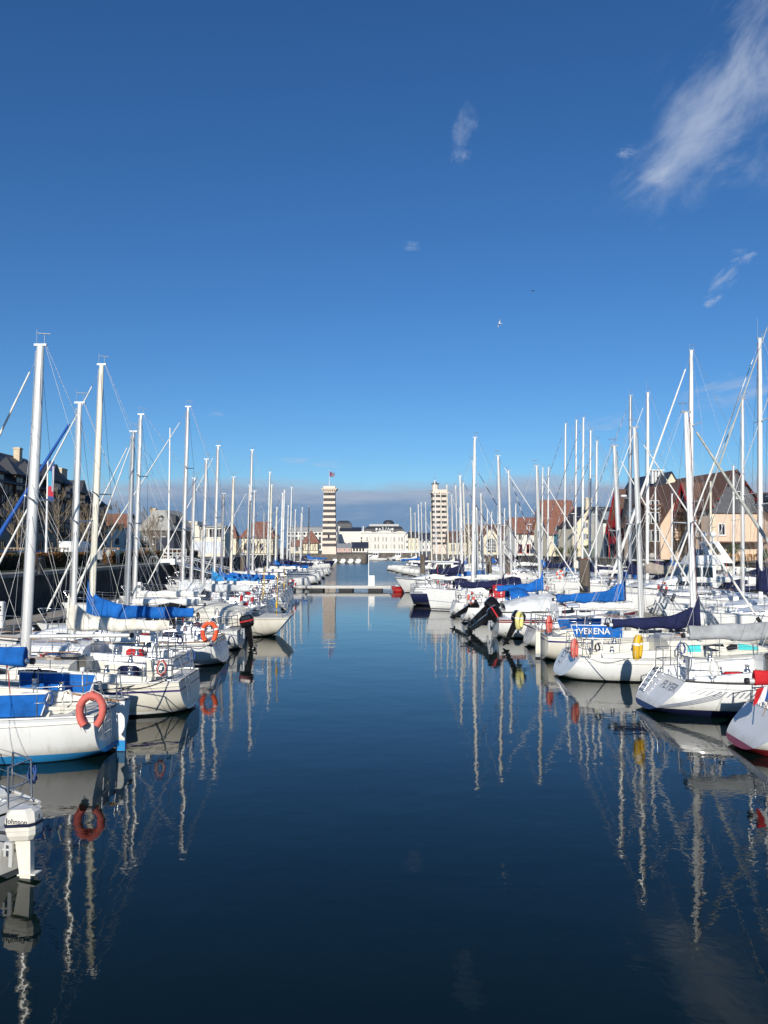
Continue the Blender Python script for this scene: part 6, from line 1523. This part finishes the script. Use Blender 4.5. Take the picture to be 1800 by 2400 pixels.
bark = mat('pale_bark', (.27,.21,.14), .9, 0, .3, 6, bump=.4)
guard_m = mat('guard_wood', (.36,.28,.19), .85, 0, .25, 4, aniso=(1,1,.2))
def bare_tree(x, y, H, seed, label, z=QZ, group='bare trees along the left quay'):
    rn = random.Random(seed); root = empty('bare_tree', (x,y,z), rn.uniform(0,6), label=label, cat='tree', group=group)
    tk = MB(); tk.tube([(0,0,-.1),(.03,.02,H*.22),(.0,.05,H*.45),(.04,.02,H*.75),(.02,0,H*.97)], [.11,.09,.07,.04,.012], 7); tk.build('trunk', bark, root)
    cr = MB()
    def br(p, d, ln, r, lev):
        pts = [p]; q = p.copy(); dd = d.copy()
        for i in range(3):
            dd = (dd+Vector((rn.uniform(-.16,.16),rn.uniform(-.16,.16),.10))).normalized(); q = q+dd*ln/3; pts.append(q.copy())
        cr.tube(pts, [max(.012,q) for q in (r*1.3,r*1.1,r*.9,r*.6)], 4, caps=False)
        if lev > 0:
            for i in range(5 if lev > 1 else 4):
                f = rn.uniform(.3,1); k = min(2,int(f*3)); pp = lerp(pts[k],pts[k+1],f*3-k)
                br(pp, (dd+Vector((rn.uniform(-.75,.75),rn.uniform(-.75,.75),rn.uniform(0,.5)))).normalized(), ln*rn.uniform(.42,.62), r*.5, lev-1)
    for i in range(15):
        f = .28+.66*i/14; a = i*2.4+rn.uniform(-.4,.4)
        br(Vector((.02,.02,H*f)), Vector((math.cos(a),math.sin(a),rn.uniform(.7,1.3))).normalized(), H*.40*(1.08-f*.75), .032*(1.2-f), 2)
    cr.build('crown', bark, root); return root
GUARD = {}
def tree_guard(x, y, label):
    root = empty('tree_guard', (x,y,QZ), R(8), label=label, cat='tree guard', group='timber tree guards along the left quay')
    pm = GUARD.setdefault('p', MB().tube([(0,0,0),(0,0,1.75)],.07,7).mesh('post', guard_m)); rm = GUARD.setdefault('r', MB().tube([(-.85,0,0),(.85,0,0)],.05,6).mesh('rail', guard_m))
    for i in (-.8,0,.8):
        for j in (-.8,.8): obj('post', pm, root, (i,j,0))
    for j in (-.8,.8): obj('rail', rm, root, (0,j,1.66)); 
    for i in (-.8,.8): obj('rail', rm, root, (i,0,1.55), (0,0,R(90)))
for i, (px, Y, H, gl) in enumerate(((40,72,6.2,1),(135,78,7.2,1),(205,88,6.4,1),(262,92,6.6,1),(345,104,6.6,1),(365,118,6.0,0),(182,110,6.5,0))):
    X = PX(px,1290,Y).x
    w = ['nearest the left edge','right of the banner pole','behind the cream mast','behind the tall white flagpole','before the grey mansard house','beside the street lamp','before the dark apartments'][i]
    bare_tree(X, Y, H, 31+i, 'bare young tree with fine twigs, '+w)
    if gl: tree_guard(X, Y, 'pale timber tree guard round the tree '+w)
def leaf_mass(name, boxes, n, size, mats, seed, **kw):
    rn = random.Random(seed); mb = MB(); tot = sum((b[1]-b[0])*(b[3]-b[2])*(b[5]-b[4]) for b in boxes)
    for b in boxes:
        k = int(n*(b[1]-b[0])*(b[3]-b[2])*(b[5]-b[4])/tot)
        for _ in range(k):
            p = [rn.uniform(b[0],b[1]), rn.uniform(b[2],b[3]), rn.uniform(b[4],b[5])]
            ax = rn.choice((0,0,1,2,2));
            if ax == 0: p[0] = b[1]-abs(rn.gauss(0,.14)) if rn.random() < .8 else b[0]
            if ax == 2: p[2] = b[5]-abs(rn.gauss(0,.09))+.05*math.sin(p[1]*2.1)
            if ax == 1: p[1] = b[2]+abs(rn.gauss(0,.1))
            u = Vector((rn.gauss(0,1),rn.gauss(0,1),rn.gauss(0,1))).normalized(); v = u.cross(Vector((rn.gauss(0,1),rn.gauss(0,1),rn.gauss(0,1)))).normalized()
            s = size*rn.uniform(.6,1.4); c = Vector(p)
            mb.add([c-u*s, c+v*s*.6, c+u*s, c-v*s*.6], [(0,1,2,3)], 0 if mnoise.noise(Vector((p[0]*.3,p[1]*.3,p[2]*.6+seed))) < .05 else 1)
    return mb.build(name, mats, **kw)
hedge_b = mat('beech_brown', (.17,.075,.022), .8, 0, .5, 3); hedge_g = mat('hedge_green', (.032,.036,.012), .8, 0, .5, 3)
def hedge(y0, y1, x0, x1, label, seed, n):
    r = empty('hedge', ((x0+x1)/2,(y0+y1)/2,QZ), label=label, cat='hedge', group='beech hedges along the left quay')
    dx, dy = (x1-x0)/2, (y1-y0)/2
    leaf_mass('foliage', [(-dx,dx,-dy,dy,.1,1.28)], n, .075, [hedge_b, hedge_g], seed, parent=r)
    MB().box(-dx+.2,dx-.2,-dy+.2,dy-.2,0,1.1).build('twigs', mat('hedge_twigs',(.03,.022,.014),.95,0,.4,8), r)
hedge(40,59,-28.9,-27.5,'brown and green beech hedge at the left edge behind the quay path',3,9000)
hedge(61,74,-29.0,-27.5,'rust-brown beech hedge beside the banner pole',4,6000)
hedge(80,96,-29.2,-27.8,'dark beech hedge behind the tall white flagpole',5,5000)
hedge(99,134,-33.5,-32.1,'far beech hedge in front of the yacht club',6,6000)
def shrub(x, y, z, r, label, seed, n=900, s=.09, group='shrubs on the right quay'):
    rn = random.Random(seed); root = empty('shrub', (x,y,z), label=label, cat='shrub', group=group); mb = MB()
    lobes = [(rn.uniform(-.5,.5)*r, rn.uniform(-.4,.4)*r, r*rn.uniform(.6,1.5), r*rn.uniform(.4,.7)) for _ in range(7)]
    for _ in range(n):
        l = rn.choice(lobes); d = Vector((rn.gauss(0,1),rn.gauss(0,1),rn.gauss(0,1))).normalized(); c = Vector(l[:3])+d*l[3]*rn.uniform(.5,1.05)
        u = Vector((rn.gauss(0,1),rn.gauss(0,1),rn.gauss(0,1))).normalized(); v = u.cross(d).normalized() if abs(u.dot(d)) < .99 else Vector((1,0,0)); q = s*rn.uniform(.7,1.4)
        mb.add([c-u*q,c+v*q*.6,c+u*q,c-v*q*.6],[(0,1,2,3)], rn.randrange(2))
    mb.build('foliage', [mat('shrub_green',(.05,.075,.02),.8,0,.4,2), mat('shrub_olive',(.09,.10,.035),.8,0,.4,2)], root)
    st = MB()
    for l in lobes: st.tube([(0,0,-.1),(l[0]*.5,l[1]*.5,l[2]*.5),l[:3]],[.05,.03,.015],5)
    st.build('stem', bark, root)
for i, (px, py, Y, r, w) in enumerate(((1668,1290,99,1.0,'below the peach wall'),(1712,1285,98,1.25,'rounded olive one by the leaning furled sail'),(1788,1288,94,.9,'at the right edge under the awning'),(1345,1290,146,1.3,'before the cream house'),(1378,1288,146,1.1,'right of the first shrub at the cream house'),(1225,1295,185,1.6,'at the far end of the right bank'),(1310,1296,150,1.0,'below the blue balconies'))):
    shrub(PX(px,py,Y).x, Y, QZ, r, 'leafy green shrub on the right quay, '+w, 40+i)

# vehicles behind the hedge
car_glass = mat('car_glass', (.02,.024,.03), .06, 0, 0, spec=.6)
def car(x, y, rz, paint, label, van=False):
    root = empty('van' if van else 'parked_car', (x,y,QZ), rz, label=label, cat='van' if van else 'car', group=None if van else 'cars parked behind the hedge')
    pm = mat('car_paint_'+paint, C(paint), .2, 0, .04, 2, coat=.6)
    L, W = (5.6,1.95) if van else (4.2,1.72)
    if van: side = [(-2.8,.35),(-2.8,2.25),(-2.6,2.42),(1.2,2.45),(1.75,2.2),(2.25,1.35),(2.72,1.1),(2.8,.7),(2.78,.35)]
    else: side = [(-2.1,.32),(-2.1,.85),(-1.95,.98),(-1.5,1.40),(-1.0,1.48),(.15,1.47),(.55,1.36),(1.15,.98),(1.85,.84),(2.08,.66),(2.1,.32)]
    def wd(z): return W/2*(1-.16*max(0,(z-.9)/.7)) if not van else W/2*(1-.08*max(0,(z-1.2)/1.2))
    mb = MB(); mb.loft([[(p[0],-wd(p[1])+(.04 if k else .0),p[1]) for p in side] if k == 0 else [(p[0],wd(p[1]),p[1]) for p in side] for k in (1,0)], smooth=False)
    mb.build('body', pm, root)
    for sg in (-1,1):
        if van: g = [(1.0,1.35),(1.95,1.35),(1.55,2.05),(1.0,2.1)]; gl = [g]
        else: gl = [[(-1.35,1.0),(-.25,1.0),(-.25,1.38),(-1.1,1.38)],[(-.15,1.0),(.95,1.0),(.45,1.33),(-.15,1.38)]]
        for g in gl: MB().add([(p[0],sg*(wd(p[1])+.006),p[1]) for p in g],[(0,1,2,3) if sg < 0 else (3,2,1,0)]).build('side_window', car_glass, root)
    a, b = ((2.2,1.42),(1.78,2.15)) if van else ((1.12,1.02),(.6,1.35))
    MB().add([(a[0]+.02,-W*.42,a[1]+.02),(a[0]+.02,W*.42,a[1]+.02),(b[0]+.02,W*.38,b[1]+.02),(b[0]+.02,-W*.38,b[1]+.02)],[(0,1,2,3)]).build('windscreen', car_glass, root)
    for fx in (-1,1):
        for sg in (-1,1):
            w = MB().tube([(fx*L*.31,sg*(W/2-.2),.32),(fx*L*.31,sg*(W/2+.01),.32)],.32,14).build('wheel', rubber, root)
            MB().disc((fx*L*.31,sg*(W/2+.015),.32),.2,'y',12,.02).build('rim', alu, w)
    for sg in (-1,1): MB().sphere((L/2-.06,sg*W*.36,.68 if not van else .85),.11,8,6,(.5,1.2,.8)).build('headlight', decal_white, root)
car(PX(225,1290,84).x-3, 86, R(92), 'white', 'long white panel van parked behind the hedge', True)
for i, (px, Y, c, w) in enumerate(((15,64,'navy','at the left edge'),(60,66,'grey','beside the nearest tree guard'),(105,68,'black','behind the banner pole'),(150,76,'navy','left of the white van'),(285,94,'grey','behind the tall flagpole'),(318,98,'white','right of the flagpole'),(352,104,'navy','before the grey mansard house'),(385,112,'black','before the yacht club'))):
    car(PX(px,1290,Y).x-2.5, Y, R(90+random.uniform(-4,4)), c, '%s car parked behind the hedge, %s' % ({'navy':'dark blue','grey':'grey','black':'black','white':'white'}[c], w))

# poles, lamps, bins, gangway, signs
def flagpole_box(px, Y, ztop, x, label, zb=QZ):
    r = empty('tall_pole', (x,Y,zb), label=label, cat='pole', group='tall white poles with box feet')
    MB().bbox(-.82,.82,-.4,.4,-.12,.52,.05).build('box_foot', white_paint, r)
    MB().tube([(.0,0,.5),(.0,0,ztop-zb)], [.13,.07], 10).build('pole', white_paint, r)
    MB().box(-.05,.05,-.12,.12,(ztop-zb)*.52,(ztop-zb)*.52+.35).build('floodlight', alu_g, r)
c = PX(284,1322,84); flagpole_box(284, 84, PX(298,1003,84).z, -23.5, 'tall white pole with white box foot on the left quay edge')
c = PX(1665,1312,98); flagpole_box(0, 97, PX(1661,1180,97).z, c.x-.3, 'white pole with white box foot on the right quay, below the grey gable')
c = PX(1500,1310,120); flagpole_box(0, 120, PX(1498,1200,120).z, c.x, 'white pole with white box foot on the right quay, by the red gable')
# banner pole
Xb = PX(108,1300,64).x
r = empty('banner_pole', (Xb,64,QZ), label='white pole with multicoloured vertical banner beside the hedge', cat='pole')
MB().tube([(0,0,0),(0,0,PX(112,1076,64).z-QZ)], [.11,.06], 10).build('pole', white_paint, r)
zt = PX(112,1076,64).z-QZ
cols = [('banner_blue',(.03,.07,.22)),('banner_sky',(.05,.30,.45)),('banner_white',(.45,.44,.5)),('banner_red',(.45,.03,.05)),('banner_yellow',(.55,.38,.05))]
bn = MB(); 
for k in range(8): 
    z1 = zt-.15-k*.42
    bn.add([(.07,0,z1),(.36,.04*math.sin(k),z1-.03),(.36,.04*math.sin(k+1),z1-.45),(.07,0,z1-.42)],[(0,1,2,3)], [0,0,1,1,1,3,3,0][k])
    bn.add([(.36,.04*math.sin(k),z1-.03),(.52,.02,z1-.05),(.52,.02,z1-.47),(.36,.04*math.sin(k+1),z1-.45)],[(0,1,2,3)], [0,2,2,2,2,2,3,0][k])
bn.build('banner', [mat(a,b,.8) for a,b in cols], r)
text('DEAUVILLE'[:0]+'', .1, decal_dark, r, (0,0,0), (0,0,0)) if False else None
def bollard(x, y, label, h=1.0, rr=.24):
    r = empty('litter_bin', (x,y,QZ), label=label, cat='litter bin', group='black cylinders on the left quay')
    MB().tube([(0,0,0),(0,0,.05),(0,0,h-.12),(0,0,h-.1),(0,0,h)], [rr*1.05,rr,rr,rr*1.08,rr*1.05], 16).build('body', rubber, r)
    MB().tube([(0,0,h),(0,0,h+.03),(0,0,h+.12)], [rr*.9,rr*.8,.04], 12).build('lid', mat('bin_lid',(.03,.03,.03),.5), r)
bollard(PX(94,1337,51).x, 51, 'black cylindrical bin on the left quay path near the banner pole')
bollard(PX(342,1318,86).x, 87, 'black cylindrical bin on the left quay beyond the tall pole', .95, .2)
def street_lamp(x, y, h, label, z=QZ, col_=None, globe=True, group='street lamps'):
    r = empty('street_lamp', (x,y,z), label=label, cat='street lamp', group=group)
    MB().tube([(0,0,0),(0,0,.9),(0,0,1.0),(0,0,h)], [.11,.1,.06,.04], 8).build('post', col_ or mat('lamp_pale_green',(.45,.48,.45),.6), r)
    if globe:
        MB().tube([(0,0,h),(0,0,h+.12),(0,0,h+.5),(0,0,h+.55)], [.1,.22,.34,.30], 12).build('lantern', mat('lantern_glass',(.35,.35,.33),.3), r)
        MB().tube([(0,0,h+.55),(0,0,h+.6),(0,0,h+.85)], [.38,.36,.05], 12).build('lamp_cap', rubber, r)
    else: MB().tube([(0,0,h),(0,0,h+.06),(0,0,h+.18),(0,0,h+.22)], [.1,.6,.6,.3], 14).build('lamp_head', decal_white, r)
street_lamp(PX(377,1300,98).x, 98, 5.0, 'pale street lamp with lantern head on the left quay by the planter')
street_lamp(PX(470,1290,128).x, 128, 4.6, 'street lamp with lantern in front of the yacht club')
for i, (px, py, Y, w) in enumerate(((1089,1255,180,'before the arched hall, left'),(1183,1231,172,'above the arched hall roof'),(1241,1228,160,'before the small red roof'),(1345,1203,140,'before the cream house'),(1395,1205,136,'right of the cream house chimney'))):
    street_lamp(PX(px,py,Y).x, Y, PX(px,py,Y).z-QZ-.2, 'tall street lamp with flat white disc head, '+w, QZ, white_paint, False)
# lattice gangway from the quay down to the left pontoon
g = empty('gangway', (-23.2,86,QZ), R(180), label='grey lattice gangway sloping from the left quay to the pontoon', cat='gangway')
for sg in (-1,1):
    t = MB(); n = 6; Lg = 6.2; dz = -1.7
    def q(u, z): return (-Lg*u, sg*1.25, z+dz*u)
    t.tube([q(0,1.0),q(1,1.0)],.045,5).tube([q(0,.0),q(1,.0)],.06,5)
    for i in range(n+1): t.tube([q(i/n,0),q(i/n,1.0)],.03,5)
    for i in range(n): t.tube([q(i/n,0 if i % 2 else 1.0),q((i+1)/n,1.0 if i % 2 else 0)],.025,5)
    t.build('side_truss', alu_g, g)
MB().add([(0,-1.2,.06),(0,1.2,.06),(-6.2,1.2,-1.64),(-6.2,-1.2,-1.64)],[(0,1,2,3)]).build('walkway', alu_g, g)
g.rotation_euler = (0,0,R(180)); 
hg = empty('gangway_gate', (-23.9,88,QZ), label='white lattice gate frame at the head of the gangway', cat='gate')
t = MB().box(-1.3,1.3,-.08,.08,0,.35)
for z in (.75,1.1,1.55): t.tube([(-1.3,0,z),(1.3,0,z)],.045,5)
for i in range(6): t.tube([(-1.3+i*.52,0,.3),(-1.3+i*.52,0,1.55)],.04,5)
t.tube([(-1.3,0,1.5),(-.3,0,.4)],.05,5).tube([(1.2,0,1.5),(.2,0,.4)],.05,5); t.build('lattice', white_paint, hg)
def planter(x,y,label): 
    r = empty('planter', (x,y,QZ), label=label, cat='planter')
    for i in range(5): MB().box(-.42+i*.17,-.27+i*.17,-.45,.45,0,.8).build('slat', guard_m, r)
    leaf_mass('foliage', [(-.4,.4,-.4,.4,.75,1.3)], 350, .09, [hedge_b, hedge_g], 9, parent=r)
planter(PX(384,1310,97).x, 97, 'wooden slatted planter beside the street lamp on the left quay')
# ladder hoops at the quay edge
for i, (px, Y) in enumerate(((237,80),)):
    X = -23.15; r = empty('quay_ladder', (X,78,QZ), label='steel ladder hoops over the left quay edge below the two people', cat='ladder')
    for sg in (-1,1): MB().tube([(.2,sg*.28,-2.2),(.2,sg*.28,.6),(.05,sg*.28,.85),(-.35,sg*.28,.85),(-.5,sg*.28,.6),(-.5,sg*.28,0)],.035,6).build('hoop', alu_g, r)
    rg = MB().tube([(.2,-.28,0),(.2,.28,0)],.02,5).mesh('rung', alu_g)
    for k in range(8): obj('rung', rg, r, (0,0,-2.1+k*.28))
# restaurant terrace on the right quay
wood_t = mat('terrace_wood', (.42,.22,.07), .6, 0, .2, 4)
def chair(x, y, rz, label):
    r = empty('terrace_chair', (x,y,QZ), rz, label=label, cat='chair', group='wooden chairs on the restaurant terrace')
    MB().box(-.22,.22,-.22,.22,.43,.47).build('seat', wood_t, r); MB().box(-.22,.22,.18,.22,.6,.95).build('backrest', wood_t, r)
    for a in (-.19,.19):
        MB().box(a-.02,a+.02,-.21,-.17,0,.43).build('leg', wood_t, r); MB().box(a-.02,a+.02,.17,.21,0,.6).build('leg', wood_t, r)
def table(x, y, label):
    r = empty('terrace_table', (x,y,QZ), label=label, cat='table', group='wooden tables on the restaurant terrace')
    MB().box(-.4,.4,-.4,.4,.72,.76).build('tabletop', wood_t, r)
    for a in (-.34,.34):
        for b in (-.34,.34): MB().box(a-.025,a+.025,b-.025,b+.025,0,.72).build('leg', wood_t, r)
for i in range(5):
    c = PX(1718+i*15,1305,95); nm = ['leftmost','second','middle','fourth','rightmost'][i]
    table(c.x, 95.6, nm+' small wooden table on the terrace of the right quay')
    chair(c.x-.6, 95.3, R(90), 'wooden chair left of the %s terrace table' % nm); chair(c.x+.15, 94.8, R(180), 'wooden chair in front of the %s terrace table' % nm)
MB().box(-1.4,1.4,-.25,.25,0,.9).build('planter_box', wood_t, label='low wooden box left of the terrace chairs on the right quay', cat='planter', loc=(PX(1716,1300,94).x-1.6,94.5,QZ))
# barrels/balls before the half-timbered tower
for i in range(6):
    MB().sphere((0,0,.5),.5,12,8).build('stone_ball', mat('ball_stone',(.42,.40,.36),.9,0,.15,3), label='pale stone ball bollard on the right quay, %s from the left' % ordw[i], cat='bollard', group='stone ball bollards on the right quay', loc=(PX(1528+i*5.2,1303,112).x,112+i*.4,QZ))
# gulls in the sky
def gull(px, py, Y, rz, label, bank, m_):
    c = PX(px,py,Y); r = empty('gull', c, rz, label=label, cat='bird', group='gulls in the sky'); r.rotation_euler = (bank,0,rz); r.scale = (.62,.62,.62)
    mb = MB(); mb.tube([(.28,0,0),(.16,0,.02),(0,0,0),(-.18,0,0),(-.3,0,.01)],[.015,.055,.075,.05,.02],8)
    for sg in (-1,1): mb.loft([[(.1,sg*.03,.02),(-.1,sg*.03,.02),(-.1,sg*.03,.03),(.1,sg*.03,.035)],[(.14,sg*.3,.12),(-.04,sg*.3,.12),(-.04,sg*.3,.125),(.14,sg*.3,.13)],[(.02,sg*.66,.06),(-.04,sg*.66,.06),(-.04,sg*.66,.065),(.02,sg*.66,.065)]], smooth=False)
    mb.loft([[(-.26,-.03,0),(-.26,.03,0),(-.26,.03,.015),(-.26,-.03,.015)],[(-.42,-.08,.0),(-.42,.08,.0),(-.42,.08,.01),(-.42,-.08,.01)]], smooth=False)
    mb.build('body', m_, r)
gull(1171,758,70,R(200),'white gull gliding above the right-hand masts',R(50), decal_white)
gull(1249,682,80,R(30),'small dark bird high above the right-hand masts',R(20), mat('bird_dark',(.06,.06,.07),.8))
